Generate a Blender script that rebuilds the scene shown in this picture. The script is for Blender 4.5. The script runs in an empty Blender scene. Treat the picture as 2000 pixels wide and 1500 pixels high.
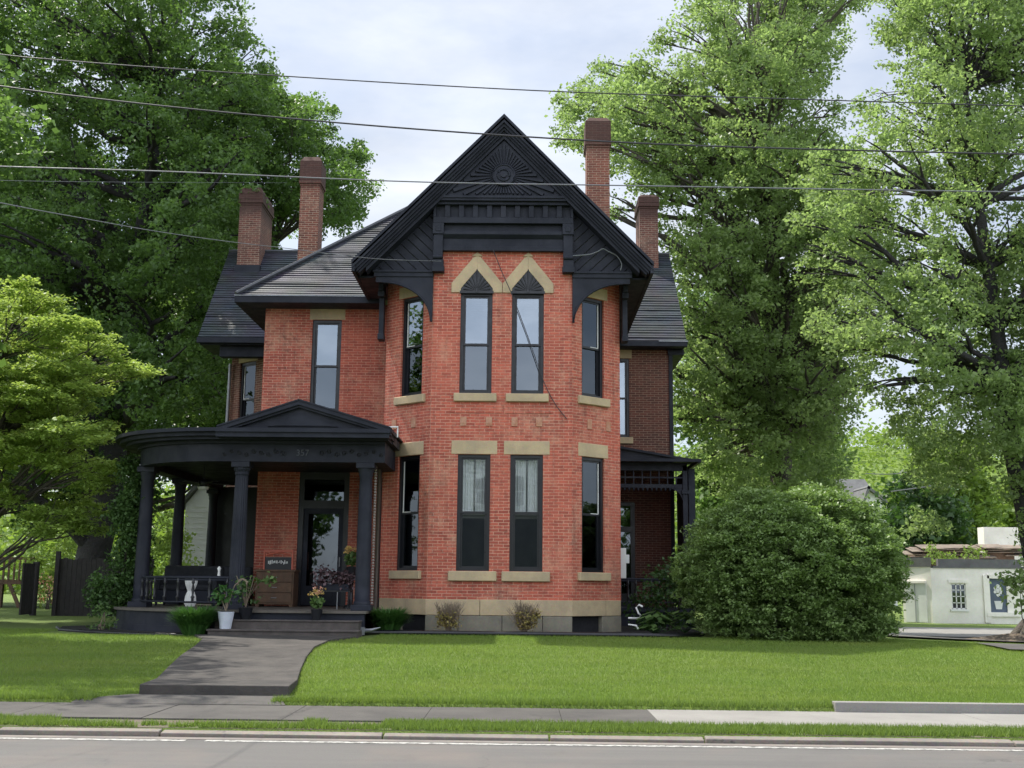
import bpy, math, random
import numpy as np
from mathutils import Vector, Matrix
random.seed(7); rng = np.random.default_rng(7)
S = bpy.context.scene
C = S.collection
PI = math.pi
V = Vector

# ------------------------------------------------------------------ camera
F = 2250.0
YAW, PITCH, ROLL = math.radians(.64), math.radians(9.83), math.radians(.6)
RC = Matrix.Rotation(YAW, 3, 'Z') @ Matrix.Rotation(PI/2+PITCH, 3, 'X') @ Matrix.Rotation(ROLL, 3, 'Z')
cam = bpy.data.objects.new('camera', bpy.data.cameras.new('camera'))
C.objects.link(cam); S.camera = cam
cam.location = (0, 0, 1.6); cam.rotation_euler = RC.to_euler()
cam.data.sensor_width = 36; cam.data.lens = 36*F/2000
cam.data.clip_start = .1; cam.data.clip_end = 3000

def at(u, v, Y):
    """world point seen at photo pixel (u, v) on the vertical plane at distance Y (used as a tape measure)"""
    d = RC @ V(((u-1000)/F, (750-v)/F, -1)); d *= Y/d.y
    return V((d.x, Y, d.z+1.6))

# ------------------------------------------------------------------ node helpers
def newmat(name):
    m = bpy.data.materials.new(name); m.use_nodes = True
    nt = m.node_tree; return m, nt, nt.nodes['Principled BSDF']
def N(nt, t, **kw):
    n = nt.nodes.new(t)
    for k, v in kw.items():
        if k in n.inputs: n.inputs[k].default_value = v
        else: setattr(n, k, v)
    return n
def L(nt, a, b): nt.links.new(a, b)
def c4(c): return (c[0], c[1], c[2], 1)
def noise(nt, vec, scale, detail=4, rough=.6):
    n = N(nt, 'ShaderNodeTexNoise'); n.inputs['Scale'].default_value = scale
    n.inputs['Detail'].default_value = detail; n.inputs['Roughness'].default_value = rough
    if vec is not None: L(nt, vec, n.inputs['Vector'])
    return n
def ramp(nt, fac, a, b, ca=(0, 0, 0), cb=(1, 1, 1)):
    r = N(nt, 'ShaderNodeValToRGB'); r.color_ramp.elements[0].position = a; r.color_ramp.elements[1].position = b
    r.color_ramp.elements[0].color = c4(ca); r.color_ramp.elements[1].color = c4(cb)
    L(nt, fac, r.inputs['Fac']); return r
def mixc(nt, fac, a, b, blend='MIX'):
    m = N(nt, 'ShaderNodeMix', data_type='RGBA', blend_type=blend)
    for s, val in ((0, fac), (6, a), (7, b)):
        if hasattr(val, 'links') or isinstance(val, bpy.types.NodeSocket): L(nt, val, m.inputs[s])
        elif s == 0: m.inputs[0].default_value = val
        else: m.inputs[s].default_value = c4(val)
    return m.outputs[2]
def bump(nt, h, strength, dist=.01, prev=None):
    b = N(nt, 'ShaderNodeBump'); b.inputs['Strength'].default_value = strength; b.inputs['Distance'].default_value = dist
    L(nt, h, b.inputs['Height'])
    if prev is not None: L(nt, prev, b.inputs['Normal'])
    return b.outputs['Normal']
def wpos(nt): return N(nt, 'ShaderNodeNewGeometry').outputs['Position']

def plain(name, a, b=None, rough=.6, scale=3, bmp=.15, fine=40, metallic=0, spec=.5, dist=.01):
    m, nt, p = newmat(name); pos = wpos(nt)
    b = b or tuple(x*.8 for x in a)
    n1 = noise(nt, pos, scale, 6, .65); n2 = noise(nt, pos, fine, 3)
    f = ramp(nt, n1.outputs[0], .35, .65)
    col = mixc(nt, f.outputs[0], a, b)
    col = mixc(nt, .35, col, n2.outputs[1], 'SOFT_LIGHT')
    L(nt, col, p.inputs['Base Color'])
    rr_ = N(nt, 'ShaderNodeMapRange'); L(nt, noise(nt, pos, scale*1.7+1, 5, .7).outputs[0], rr_.inputs[0]); rr_.inputs[1].default_value = .3; rr_.inputs[2].default_value = .7; rr_.inputs[3].default_value = max(.05, rough-.14); rr_.inputs[4].default_value = min(1, rough+.14); L(nt, rr_.outputs[0], p.inputs['Roughness'])
    p.inputs['Metallic'].default_value = metallic; p.inputs['Specular IOR Level'].default_value = spec
    if bmp: L(nt, bump(nt, n2.outputs[0], bmp, dist), p.inputs['Normal'])
    return m

def brickmat(name, c1, c2, mortar, dirt=.5, light=(.5, .3, .2), lightamt=.35, soot=None):
    m, nt, p = newmat(name)
    uv = N(nt, 'ShaderNodeUVMap').outputs[0]; pos = wpos(nt)
    wob = noise(nt, pos, 2.2, 3)
    sub = N(nt, 'ShaderNodeVectorMath', operation='SUBTRACT'); L(nt, wob.outputs[1], sub.inputs[0]); sub.inputs[1].default_value = (.5, .5, .5)
    sc = N(nt, 'ShaderNodeVectorMath', operation='SCALE'); L(nt, sub.outputs[0], sc.inputs[0]); sc.inputs['Scale'].default_value = .03
    add = N(nt, 'ShaderNodeVectorMath', operation='ADD'); L(nt, uv, add.inputs[0]); L(nt, sc.outputs[0], add.inputs[1])
    br = N(nt, 'ShaderNodeTexBrick'); L(nt, add.outputs[0], br.inputs['Vector'])
    br.inputs['Scale'].default_value = 1; br.inputs['Brick Width'].default_value = .225; br.inputs['Row Height'].default_value = .0685
    br.inputs['Mortar Size'].default_value = .0075; br.inputs['Mortar Smooth'].default_value = .25; br.inputs['Bias'].default_value = -.1
    br.inputs['Color1'].default_value = c4(c1); br.inputs['Color2'].default_value = c4(c2); br.inputs['Mortar'].default_value = c4(mortar)
    n1 = noise(nt, pos, 1.3, 8, .75); n2 = noise(nt, pos, 9, 5, .7); n3 = noise(nt, pos, 60, 3)
    f1 = ramp(nt, n1.outputs[0], .50, .72)
    mul = N(nt, 'ShaderNodeMath', operation='MULTIPLY'); L(nt, f1.outputs[0], mul.inputs[0]); mul.inputs[1].default_value = lightamt
    col = mixc(nt, mul.outputs[0], br.outputs[0], light)
    f2 = ramp(nt, n2.outputs[0], .3, .5, (1, 1, 1), (0, 0, 0))
    mul2 = N(nt, 'ShaderNodeMath', operation='MULTIPLY'); L(nt, f2.outputs[0], mul2.inputs[0]); mul2.inputs[1].default_value = dirt
    col = mixc(nt, mul2.outputs[0], col, (.06, .03, .025))
    smp = N(nt, 'ShaderNodeMapping'); smp.inputs['Scale'].default_value = (5, 5, .45); L(nt, pos, smp.inputs[0])
    n5 = noise(nt, smp.outputs[0], 1.0, 5, .7)
    mul3 = N(nt, 'ShaderNodeMath', operation='MULTIPLY'); L(nt, ramp(nt, n5.outputs[0], .50, .72).outputs[0], mul3.inputs[0]); mul3.inputs[1].default_value = .45
    col = mixc(nt, mul3.outputs[0], col, (.10, .045, .035))
    n6 = noise(nt, pos, .55, 4, .6)
    col = mixc(nt, ramp(nt, n6.outputs[0], .4, .65, (0, 0, 0), (.3, .3, .3)).outputs[0], col, tuple(min(1, x*1.25) for x in c1))
    col = mixc(nt, .5, col, n3.outputs[1], 'SOFT_LIGHT')
    if soot is not None:       # smoke-blackened upper courses of a chimney (height above the ground)
        sx = N(nt, 'ShaderNodeSeparateXYZ'); L(nt, pos, sx.inputs[0])
        ad = N(nt, 'ShaderNodeMath', operation='ADD'); L(nt, sx.outputs[2], ad.inputs[0])
        ms = N(nt, 'ShaderNodeMath', operation='MULTIPLY'); L(nt, n2.outputs[0], ms.inputs[0]); ms.inputs[1].default_value = .5; L(nt, ms.outputs[0], ad.inputs[1])
        mr = N(nt, 'ShaderNodeMapRange'); L(nt, ad.outputs[0], mr.inputs[0]); mr.inputs[1].default_value = soot+.1; mr.inputs[2].default_value = soot+.5; mr.inputs[4].default_value = .85
        col = mixc(nt, mr.outputs[0], col, (.05, .022, .018))
    L(nt, col, p.inputs['Base Color']); p.inputs['Roughness'].default_value = .85
    inv = N(nt, 'ShaderNodeMath', operation='SUBTRACT'); inv.inputs[0].default_value = 1; L(nt, br.outputs[1], inv.inputs[1])
    nb = bump(nt, inv.outputs[0], .9, .012)
    nb = bump(nt, n3.outputs[0], .35, .01, nb)
    nb = bump(nt, n2.outputs[0], .25, .03, nb)
    L(nt, nb, p.inputs['Normal']); return m

def shingle(name, a, b):
    m, nt, p = newmat(name)
    uv = N(nt, 'ShaderNodeUVMap').outputs[0]; pos = wpos(nt)
    br = N(nt, 'ShaderNodeTexBrick'); L(nt, uv, br.inputs['Vector'])
    br.inputs['Scale'].default_value = 1; br.inputs['Brick Width'].default_value = .24; br.inputs['Row Height'].default_value = .13
    br.inputs['Mortar Size'].default_value = .004; br.inputs['Mortar Smooth'].default_value = .3
    br.inputs['Color1'].default_value = c4(a); br.inputs['Color2'].default_value = c4(b); br.inputs['Mortar'].default_value = (.008, .008, .01, 1)
    n1 = noise(nt, pos, 1.2, 6, .7); n2 = noise(nt, pos, 30, 4)
    col = mixc(nt, .8, br.outputs[0], n1.outputs[1], 'SOFT_LIGHT')
    wn = N(nt, 'ShaderNodeMapping'); wn.inputs['Scale'].default_value = (.35, 7, 1); L(nt, uv, wn.inputs[0])
    n4 = noise(nt, wn.outputs[0], 1.5, 4, .7)
    f = ramp(nt, n4.outputs[0], .5, .72)
    mu = N(nt, 'ShaderNodeMath', operation='MULTIPLY'); L(nt, f.outputs[0], mu.inputs[0]); mu.inputs[1].default_value = .3
    col = mixc(nt, mu.outputs[0], col, (.09, .10, .125))
    L(nt, col, p.inputs['Base Color']); p.inputs['Roughness'].default_value = .55
    L(nt, bump(nt, n2.outputs[0], .4, .01), p.inputs['Normal']); return m

def leafmat(name, dark, lite, trans, tw=.35, rough=.5):
    m, nt, p = newmat(name)
    at_ = N(nt, 'ShaderNodeAttribute', attribute_name='rnd')
    col = mixc(nt, at_.outputs['Fac'], dark, lite)
    L(nt, col, p.inputs['Base Color']); p.inputs['Roughness'].default_value = rough; p.inputs['Specular IOR Level'].default_value = .35
    tr = N(nt, 'ShaderNodeBsdfTranslucent'); tc = mixc(nt, at_.outputs['Fac'], tuple(x*.6 for x in trans), trans); L(nt, tc, tr.inputs[0])
    mx = N(nt, 'ShaderNodeMixShader'); mx.inputs[0].default_value = tw
    L(nt, p.outputs[0], mx.inputs[1]); L(nt, tr.outputs[0], mx.inputs[2])
    L(nt, mx.outputs[0], nt.nodes['Material Output'].inputs[0]); return m

def glassmat(name, fac, tint=(.35, .37, .4), wave=.04):
    m, nt, p = newmat(name); nt.nodes.remove(p)
    pos = wpos(nt); n = noise(nt, pos, 1.7, 2)
    g = N(nt, 'ShaderNodeBsdfGlossy'); g.inputs['Roughness'].default_value = .015; g.inputs['Color'].default_value = (.8, .9, 1, 1)
    L(nt, bump(nt, n.outputs[0], wave, .02), g.inputs['Normal'])
    t = N(nt, 'ShaderNodeBsdfTransparent'); t.inputs[0].default_value = c4(tint)
    mx = N(nt, 'ShaderNodeMixShader'); mx.inputs[0].default_value = fac
    L(nt, t.outputs[0], mx.inputs[1]); L(nt, g.outputs[0], mx.inputs[2])
    L(nt, mx.outputs[0], nt.nodes['Material Output'].inputs[0]); return m

M = {}
M['brick'] = brickmat('painted_red_brick', (.49, .115, .071), (.29, .063, .042), (.60, .33, .235), .55, (.62, .40, .27), .6)
M['brick_dark'] = brickmat('wing_brick', (.15, .052, .036), (.065, .028, .023), (.36, .26, .19), .5, (.3, .2, .15), .3)  # darker, browner brick for the wings
M['chimney'] = brickmat('chimney_brick', (.22, .07, .044), (.09, .032, .024), (.42, .31, .22), .55, (.45, .33, .24), .35, soot=13.3)
M['chimney_low'] = brickmat('low_chimney_brick', (.18, .062, .044), (.08, .032, .025), (.38, .29, .22), .55, (.45, .33, .24), .4, soot=13.15)
M['stone'] = plain('sandstone', (.50, .385, .235), (.36, .285, .185), .9, 1.6, .5, 35)
M['stone_low'] = plain('grey_sandstone', (.24, .215, .16), (.16, .15, .12), .9, 2.2, .5, 30)
M['black'] = plain('black_paint', (.0095, .0115, .0195), (.019, .0218, .033), .6, 1.3, .12, 50, spec=.28)
M['black2'] = plain('black_trim_paint', (.008, .0085, .012), (.012, .013, .017), .4, 3, .1, 60)
M['shingle'] = shingle('slate_shingles', (.038, .043, .056), (.022, .025, .034))
M['hipcap'] = plain('ridge_cap', (.07, .075, .085), None, .5, 4, .3)
M['porchroof'] = plain('porch_roofing', (.03, .032, .04), (.05, .052, .06), .6, 2, .3)
M['concrete'] = plain('pale_concrete', (.245, .235, .215), (.20, .19, .175), .9, 1.2, .35, 60)
M['asphalt_walk'] = plain('dark_paving', (.085, .078, .070), (.055, .051, .047), .9, 1.0, .6, 50)
M['walk'] = plain('walkway_concrete', (.068, .060, .053), (.030, .027, .025), .85, 1.4, .6, 45)
M['step'] = plain('step_stone', (.09, .075, .068), (.055, .047, .043), .85, 4, .6, 45)
M['curb'] = plain('curb_stone', (.225, .195, .165), (.15, .135, .12), .9, 1.5, .7, 25)
M['mulch'] = plain('black_mulch', (.012, .010, .011), (.022, .018, .017), .95, 8, 1, 60, dist=.04)
M['tube'] = plain('black_plastic', (.008, .008, .010), None, .35, 4, .1)
M['white'] = plain('white_paint', (.72, .72, .70), (.62, .62, .6), .6, 1.5, .2)
M['whitewall'] = plain('whitewashed_wall', (.86, .82, .76), (.70, .67, .60), .85, .8, .4, 12)
M['white_pot'] = plain('white_glaze', (.62, .66, .74), None, .4, 3, .05)
M['wood_dark'] = plain('dark_fence_wood', (.035, .03, .03), (.02, .018, .02), .9, 5, .6, 30)
M['wood'] = plain('brown_wood', (.12, .068, .038), (.07, .042, .026), .8, 5, .5, 30)
M['bark'] = plain('tree_bark', (.11, .095, .078), (.05, .043, .036), .95, 3, 1, 18, dist=.05)
M['bark_dark'] = plain('dark_bark', (.04, .037, .038), (.022, .02, .022), .95, 2.5, 1, 14, dist=.06)
M['twig'] = plain('pale_twig', (.25, .2, .14), (.16, .12, .09), .9, 8, .3)
M['soil'] = plain('bare_soil', (.16, .12, .085), (.1, .08, .06), .95, 2, .8, 20, dist=.03)
M['sign_red'] = plain('red_frame_paint', (.45, .10, .055), None, .5, 8, .2)
M['fabric'] = plain('black_cushion', (.013, .015, .02), None, .8, 5, .4, 90)
M['metal'] = plain('grey_metal', (.3, .31, .33), None, .4, 5, .1, metallic=.6)
M['brown_metal'] = plain('brown_downspout', (.055, .038, .03), None, .4, 5, .1)
M['grey_paint'] = plain('grey_numbers', (.065, .07, .085), None, .5, 5, .1)
M['blue_board'] = plain('blue_grey_board', (.09, .12, .17), (.07, .09, .13), .7, 3, .2)
M['farroof'] = plain('grey_roof', (.14, .14, .14), (.1, .1, .1), .8, 2, .4, 15)
M['ruin'] = plain('collapsed_timber', (.25, .20, .155), (.13, .105, .08), .9, 2, .8, 10)
M['reflection_grey'] = plain('mirrored_grey', (.22, .24, .27), (.15, .17, .2), .9, 1.2, .3)
M['curtain'] = plain('white_lace', (.75, .74, .70), (.6, .6, .56), .9, 14, .4, 60)
M['glass_up'] = glassmat('glass_upper_floor', .24)
M['glass_low'] = glassmat('glass_lower_floor', .12, (.88, .9, .92))
M['glass_dim'] = glassmat('glass_screened', .08, (.2, .21, .23))
M['glass_dark'] = glassmat('glass_dark_room', .07, (.25, .27, .3), 0); M['glass_mid'] = glassmat('glass_storm_pane', .12, (.3, .32, .35)); M['glass_door'] = glassmat('glass_door', .10, (.3, .3, .3))
M['terracotta'] = plain('terracotta', (.40, .17, .10), (.48, .28, .19), .9, 6, .8, 30)
M['dark_room'] = plain('dark_interior', (.012, .012, .015), None, .9, 3, 0)
M['leaf_maple'] = leafmat('maple_leaf', (.045, .090, .028), (.13, .21, .065), (.24, .42, .08), .42, .45)
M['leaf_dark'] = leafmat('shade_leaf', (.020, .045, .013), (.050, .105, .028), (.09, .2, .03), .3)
M['leaf_light'] = leafmat('elm_leaf', (.13, .19, .075), (.28, .37, .15), (.42, .60, .17), .52, .45)
M['leaf_yellow'] = leafmat('dogwood_leaf', (.20, .32, .065), (.38, .50, .14), (.50, .66, .12), .45)
M['leaf_bush'] = leafmat('bush_leaf', (.10, .165, .050), (.27, .37, .135), (.26, .42, .08), .34, .38)
M['leaf_hill'] = leafmat('hillside_leaf', (.09, .16, .03), (.20, .29, .06), (.3, .45, .06), .4)
M['leaf_vine'] = leafmat('vine_leaf', (.03, .07, .022), (.10, .18, .05), (.12, .24, .04), .3)
M['leaf_hosta'] = leafmat('hosta_leaf', (.06, .12, .03), (.14, .22, .07), (.15, .28, .05), .3)
M['leaf_burgundy'] = leafmat('burgundy_leaf', (.03, .014, .018), (.2, .13, .14), (.06, .02, .03), .15)
M['leaf_dry'] = leafmat('dry_leaf', (.22, .15, .07), (.34, .30, .08), (.3, .25, .05), .3)
M['leaf_green'] = leafmat('grass_leaf', (.03, .085, .02), (.08, .19, .045), (.10, .24, .04), .25)
M['petal_yellow'] = leafmat('yellow_petal', (.7, .45, .12), (.8, .62, .3), (.6, .4, .1), .3)
M['petal_pink'] = leafmat('pink_petal', (.7, .35, .25), (.8, .5, .35), (.6, .2, .1), .3)
def patchy(m):
    nt = m.node_tree; p = nt.nodes['Principled BSDF']; l = p.inputs['Base Color'].links[0]; src = l.from_socket
    pos = wpos(nt); n1 = noise(nt, pos, .5, 5, .65); mp = N(nt, 'ShaderNodeMapping'); mp.inputs['Scale'].default_value = (.25, 1.6, 1); L(nt, pos, mp.inputs[0]); n2 = noise(nt, mp.outputs[0], 1.2, 4, .6)
    c = mixc(nt, ramp(nt, n1.outputs[0], .35, .62, (.75, .75, .75), (0, 0, 0)).outputs[0], src, (.24, .27, .06), 'MIX')
    c2 = mixc(nt, ramp(nt, n2.outputs[0], .42, .62, (.55, .55, .55), (0, 0, 0)).outputs[0], c, (.075, .145, .022), 'MIX')
    L(nt, c2, p.inputs['Base Color']); return m
M['blade'] = leafmat('lawn_blade', (.13, .205, .034), (.24, .335, .065), (.32, .48, .07), .4, .55)
M['blade_strip'] = leafmat('verge_blade', (.09, .16, .03), (.20, .28, .06), (.24, .36, .05), .4, .55)

def lawnmat():
    m, nt, p = newmat('lawn_turf'); pos = wpos(nt)
    n1 = noise(nt, pos, .35, 5, .6); n2 = noise(nt, pos, 12, 5, .75); n3 = noise(nt, pos, 70, 3, .7)
    col = mixc(nt, ramp(nt, n1.outputs[0], .35, .65).outputs[0], (.13, .20, .028), (.17, .24, .042))
    col = mixc(nt, ramp(nt, n2.outputs[0], .4, .7).outputs[0], col, (.11, .165, .028))
    col = mixc(nt, .6, col, n3.outputs[1], 'SOFT_LIGHT')
    L(nt, col, p.inputs['Base Color']); p.inputs['Roughness'].default_value = .9
    nb = bump(nt, n2.outputs[0], .5, .06); nb = bump(nt, n3.outputs[0], .9, .04, nb)
    L(nt, nb, p.inputs['Normal']); return m
M['lawn'] = lawnmat()
def roadmat():
    m, nt, p = newmat('road_asphalt'); pos = wpos(nt)
    mp = N(nt, 'ShaderNodeMapping'); mp.inputs['Scale'].default_value = (.12, 2.2, 1); L(nt, pos, mp.inputs[0])
    n1 = noise(nt, mp.outputs[0], 1.6, 5, .6); n2 = noise(nt, pos, 80, 4, .8); n3 = noise(nt, pos, .6, 5)
    col = mixc(nt, ramp(nt, n1.outputs[0], .35, .7).outputs[0], (.125, .118, .110), (.094, .091, .087))
    col = mixc(nt, ramp(nt, n3.outputs[0], .5, .8).outputs[0], col, (.15, .126, .11))
    col = mixc(nt, .55, col, n2.outputs[1], 'SOFT_LIGHT')
    L(nt, col, p.inputs['Base Color']); p.inputs['Roughness'].default_value = .85
    L(nt, bump(nt, n2.outputs[0], .5, .008), p.inputs['Normal']); return m
M['road'] = roadmat()
def wornpaint():
    m, nt, p = newmat('worn_line_paint'); pos = wpos(nt)
    n2 = noise(nt, pos, 14, 6, .75)
    col = mixc(nt, ramp(nt, n2.outputs[0], .40, .54).outputs[0], (.13, .125, .115), (.44, .43, .40))
    L(nt, col, p.inputs['Base Color']); p.inputs['Roughness'].default_value = .7; return m
M['line'] = wornpaint()
def cracked(m, scale, amt, width=.02, dark=(.02, .018, .016)):
    nt = m.node_tree; p = nt.nodes['Principled BSDF']; src = p.inputs['Base Color'].links[0].from_socket; pos = wpos(nt)
    nz = noise(nt, pos, 2.5, 4); ad = N(nt, 'ShaderNodeVectorMath', operation='ADD'); sc = N(nt, 'ShaderNodeVectorMath', operation='SCALE'); sc.inputs['Scale'].default_value = .5
    L(nt, nz.outputs[1], sc.inputs[0]); L(nt, pos, ad.inputs[0]); L(nt, sc.outputs[0], ad.inputs[1])
    vo = N(nt, 'ShaderNodeTexVoronoi', feature='DISTANCE_TO_EDGE'); vo.inputs['Scale'].default_value = scale; L(nt, ad.outputs[0], vo.inputs['Vector'])
    r = ramp(nt, vo.outputs['Distance'], 0, width*scale, (1, 1, 1), (0, 0, 0)); mk = ramp(nt, noise(nt, pos, .7, 3).outputs[0], .48, .6)
    mu = N(nt, 'ShaderNodeMath', operation='MULTIPLY'); L(nt, r.outputs[0], mu.inputs[0]); L(nt, mk.outputs[0], mu.inputs[1]); mu2 = N(nt, 'ShaderNodeMath', operation='MULTIPLY'); L(nt, mu.outputs[0], mu2.inputs[0]); mu2.inputs[1].default_value = amt
    st = ramp(nt, noise(nt, pos, 1.1, 7, .75).outputs[0], .55, .75, (0, 0, 0), (.55, .55, .55))
    c = mixc(nt, st.outputs[0], src, tuple(x*2.2 for x in dark)); c = mixc(nt, mu2.outputs[0], c, dark); L(nt, c, p.inputs['Base Color'])
cracked(M['asphalt_walk'], .55, .8, .012); cracked(M['walk'], .5, .9, .012); cracked(M['road'], .22, .55, .012, (.035, .033, .031)); cracked(M['curb'], .7, .7, .01, (.05, .045, .04))

# ------------------------------------------------------------------ mesh helpers
def props(o, label=None, cat=None, group=None, kind=None):
    if label: o['label'] = label
    if cat: o['category'] = cat
    if group: o['group'] = group
    if kind: o['kind'] = kind
    return o
def empty(name, loc, label=None, cat=None, group=None):
    o = bpy.data.objects.new(name, None); C.objects.link(o); o.location = loc; o.empty_display_size = .2
    return props(o, label, cat, group)
def wloc(o):
    p = V((0, 0, 0))
    while o is not None: p += o.location; o = o.parent
    return p
class MB:
    def __init__(s): s.v = []; s.f = []; s.sm = []
    def poly(s, pts, smooth=False):
        b = len(s.v); s.v += [tuple(p) for p in pts]; s.f.append(tuple(range(b, b+len(pts)))); s.sm.append(smooth); return s
    def faces(s, vs, fs, smooth=False):
        b = len(s.v); s.v += [tuple(p) for p in vs]; s.f += [tuple(i+b for i in f) for f in fs]; s.sm += [smooth]*len(fs); return s
    def box(s, x0, x1, y0, y1, z0, z1):
        vs = [(x0, y0, z0), (x1, y0, z0), (x1, y1, z0), (x0, y1, z0), (x0, y0, z1), (x1, y0, z1), (x1, y1, z1), (x0, y1, z1)]
        return s.faces(vs, [(0, 3, 2, 1), (4, 5, 6, 7), (0, 1, 5, 4), (1, 2, 6, 5), (2, 3, 7, 6), (3, 0, 4, 7)])
    def prism_y(s, pts, y0, y1):
        """pts: (x, z) counter-clockwise as seen from -Y"""
        n = len(pts); vs = [(x, y0, z) for x, z in pts]+[(x, y1, z) for x, z in pts]
        fs = [tuple(range(n)), tuple(range(2*n-1, n-1, -1))]+[(i, i+n, (i+1) % n+n, (i+1) % n) for i in range(n)]
        return s.faces(vs, fs)
    def prism_z(s, pts, z0, z1):
        n = len(pts); vs = [(x, y, z0) for x, y in pts]+[(x, y, z1) for x, y in pts]
        fs = [tuple(range(n-1, -1, -1)), tuple(range(n, 2*n))]+[(i, (i+1) % n, (i+1) % n+n, i+n) for i in range(n)]
        return s.faces(vs, fs)
    def slab(s, quad, t):
        """thick quad/polygon: points + thickness along -normal"""
        q = [V(p) for p in quad]; nrm = (q[1]-q[0]).cross(q[2]-q[0]).normalized(); n = len(q)
        vs = q+[p-nrm*t for p in q]
        fs = [tuple(range(n)), tuple(range(2*n-1, n-1, -1))]+[(i, i+n, (i+1) % n+n, (i+1) % n) for i in range(n)]
        return s.faces(vs, fs)
    def tube(s, pts, rad, n=8, smooth=True, cap=True):
        pts = [V(p) for p in pts]
        rr = rad if isinstance(rad, (list, tuple)) else [rad]*len(pts)
        rings = []; up = V((0, 0, 1))
        for i, p in enumerate(pts):
            d = (pts[min(i+1, len(pts)-1)]-pts[max(i-1, 0)]); d = d.normalized() if d.length > 1e-9 else V((0, 0, 1))
            a = d.cross(up if abs(d.z) < .95 else V((1, 0, 0))).normalized(); b = d.cross(a)
            rings.append([p+(a*math.cos(2*PI*k/n)+b*math.sin(2*PI*k/n))*rr[i] for k in range(n)])
        vs = [p for r in rings for p in r]
        fs = [(i*n+k, i*n+(k+1) % n, (i+1)*n+(k+1) % n, (i+1)*n+k) for i in range(len(pts)-1) for k in range(n)]
        s.faces(vs, fs, smooth)
        if cap:
            s.poly(list(reversed(rings[0]))); s.poly(rings[-1])
        return s
    def lathe(s, x, y, prof, n=20, smooth=True, flute=0):
        vs = []
        for z, r in prof:
            for k in range(n):
                q = r*(1-(flute if (k % 2) else 0)); vs.append((x+q*math.cos(2*PI*k/n), y+q*math.sin(2*PI*k/n), z))
        m = len(prof)
        fs = [(i*n+k, i*n+(k+1) % n, (i+1)*n+(k+1) % n, (i+1)*n+k) for i in range(m-1) for k in range(n)]
        s.faces(vs, fs, smooth); s.poly([vs[k] for k in range(n-1, -1, -1)]); s.poly([vs[(m-1)*n+k] for k in range(n)]); return s
    def data(s, name, mat, off=(0, 0, 0)):
        me = bpy.data.meshes.new(name); off = V(off)
        me.from_pydata([(a-off.x, b-off.y, c-off.z) for a, b, c in s.v], [], s.f)
        me.polygons.foreach_set('use_smooth', s.sm)
        uvl = me.uv_layers.new(name='UVMap'); buf = np.empty(len(me.loops)*2, np.float32)
        for p in me.polygons:
            n = p.normal
            if abs(n.z) > .97: t, b = V((1, 0, 0)), V((0, 1, 0))
            else: t = V((0, 0, 1)).cross(n).normalized(); b = n.cross(t)
            for li in p.loop_indices:
                co = me.vertices[me.loops[li].vertex_index].co+off
                buf[2*li] = co.dot(t); buf[2*li+1] = co.dot(b)
        uvl.data.foreach_set('uv', buf)
        me.materials.append(mat); return me
    def build(s, name, mat, parent=None, local=False, bevel=0):
        off = V((0, 0, 0)) if local or parent is None else wloc(parent)
        o = bpy.data.objects.new(name, s.data(name, M[mat] if isinstance(mat, str) else mat, off)); C.objects.link(o); o.parent = parent
        if bevel:
            b = o.modifiers.new('bevel', 'BEVEL'); b.width = bevel; b.segments = 2; b.limit_method = 'ANGLE'; b.angle_limit = .7
        return o
def top(o, loc=None, **kw):
    """a one-mesh thing: move its origin to its base"""
    me = o.data; co = np.empty(len(me.vertices)*3, np.float32); me.vertices.foreach_get('co', co); co = co.reshape(-1, 3)
    b = V(loc) if loc is not None else V((float(co[:, 0].mean()), float(co[:, 1].mean()), float(co[:, 2].min())))
    co -= np.array(b, np.float32); me.vertices.foreach_set('co', co.ravel()); o.location = b
    return props(o, **kw)

def quads_mesh(name, P, mat, parent=None, rnd=None, tri=False):
    """P: (n,4,3) or (n,3,3) array of faces -> one mesh with a random value per face"""
    n, k, _ = P.shape; off = np.array(wloc(parent) if parent else (0, 0, 0), np.float32)
    me = bpy.data.meshes.new(name); me.vertices.add(n*k); me.vertices.foreach_set('co', (P-off).astype(np.float32).ravel())
    me.loops.add(n*k); me.loops.foreach_set('vertex_index', np.arange(n*k, dtype=np.int32))
    me.polygons.add(n); me.polygons.foreach_set('loop_start', np.arange(0, n*k, k, dtype=np.int32))
    me.update(calc_edges=True)
    a = me.attributes.new('rnd', 'FLOAT', 'FACE'); a.data.foreach_set('value', (rng.random(n) if rnd is None else rnd).astype(np.float32))
    me.materials.append(M[mat]); o = bpy.data.objects.new(name, me); C.objects.link(o); o.parent = parent; return o

def leaf_quads(cen, size, up=.5, aspect=.62, droop=0.0):
    n = len(cen)
    nrm = rng.normal(size=(n, 3)); nrm[:, 2] += up*2; nrm /= np.linalg.norm(nrm, axis=1)[:, None]
    d = rng.normal(size=(n, 3)); d[:, 2] -= droop; d -= nrm*np.sum(d*nrm, 1)[:, None]; d /= np.linalg.norm(d, axis=1)[:, None]+1e-9
    s = np.cross(nrm, d); sz = (size*(.6+.8*rng.random(n)))[:, None]
    P = np.stack([cen-d*sz*.5, cen+s*sz*aspect*.5+nrm*sz*.08+d*sz*.08, cen+d*sz*.5, cen-s*sz*aspect*.5+nrm*sz*.08+d*sz*.08], 1)
    return P

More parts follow.
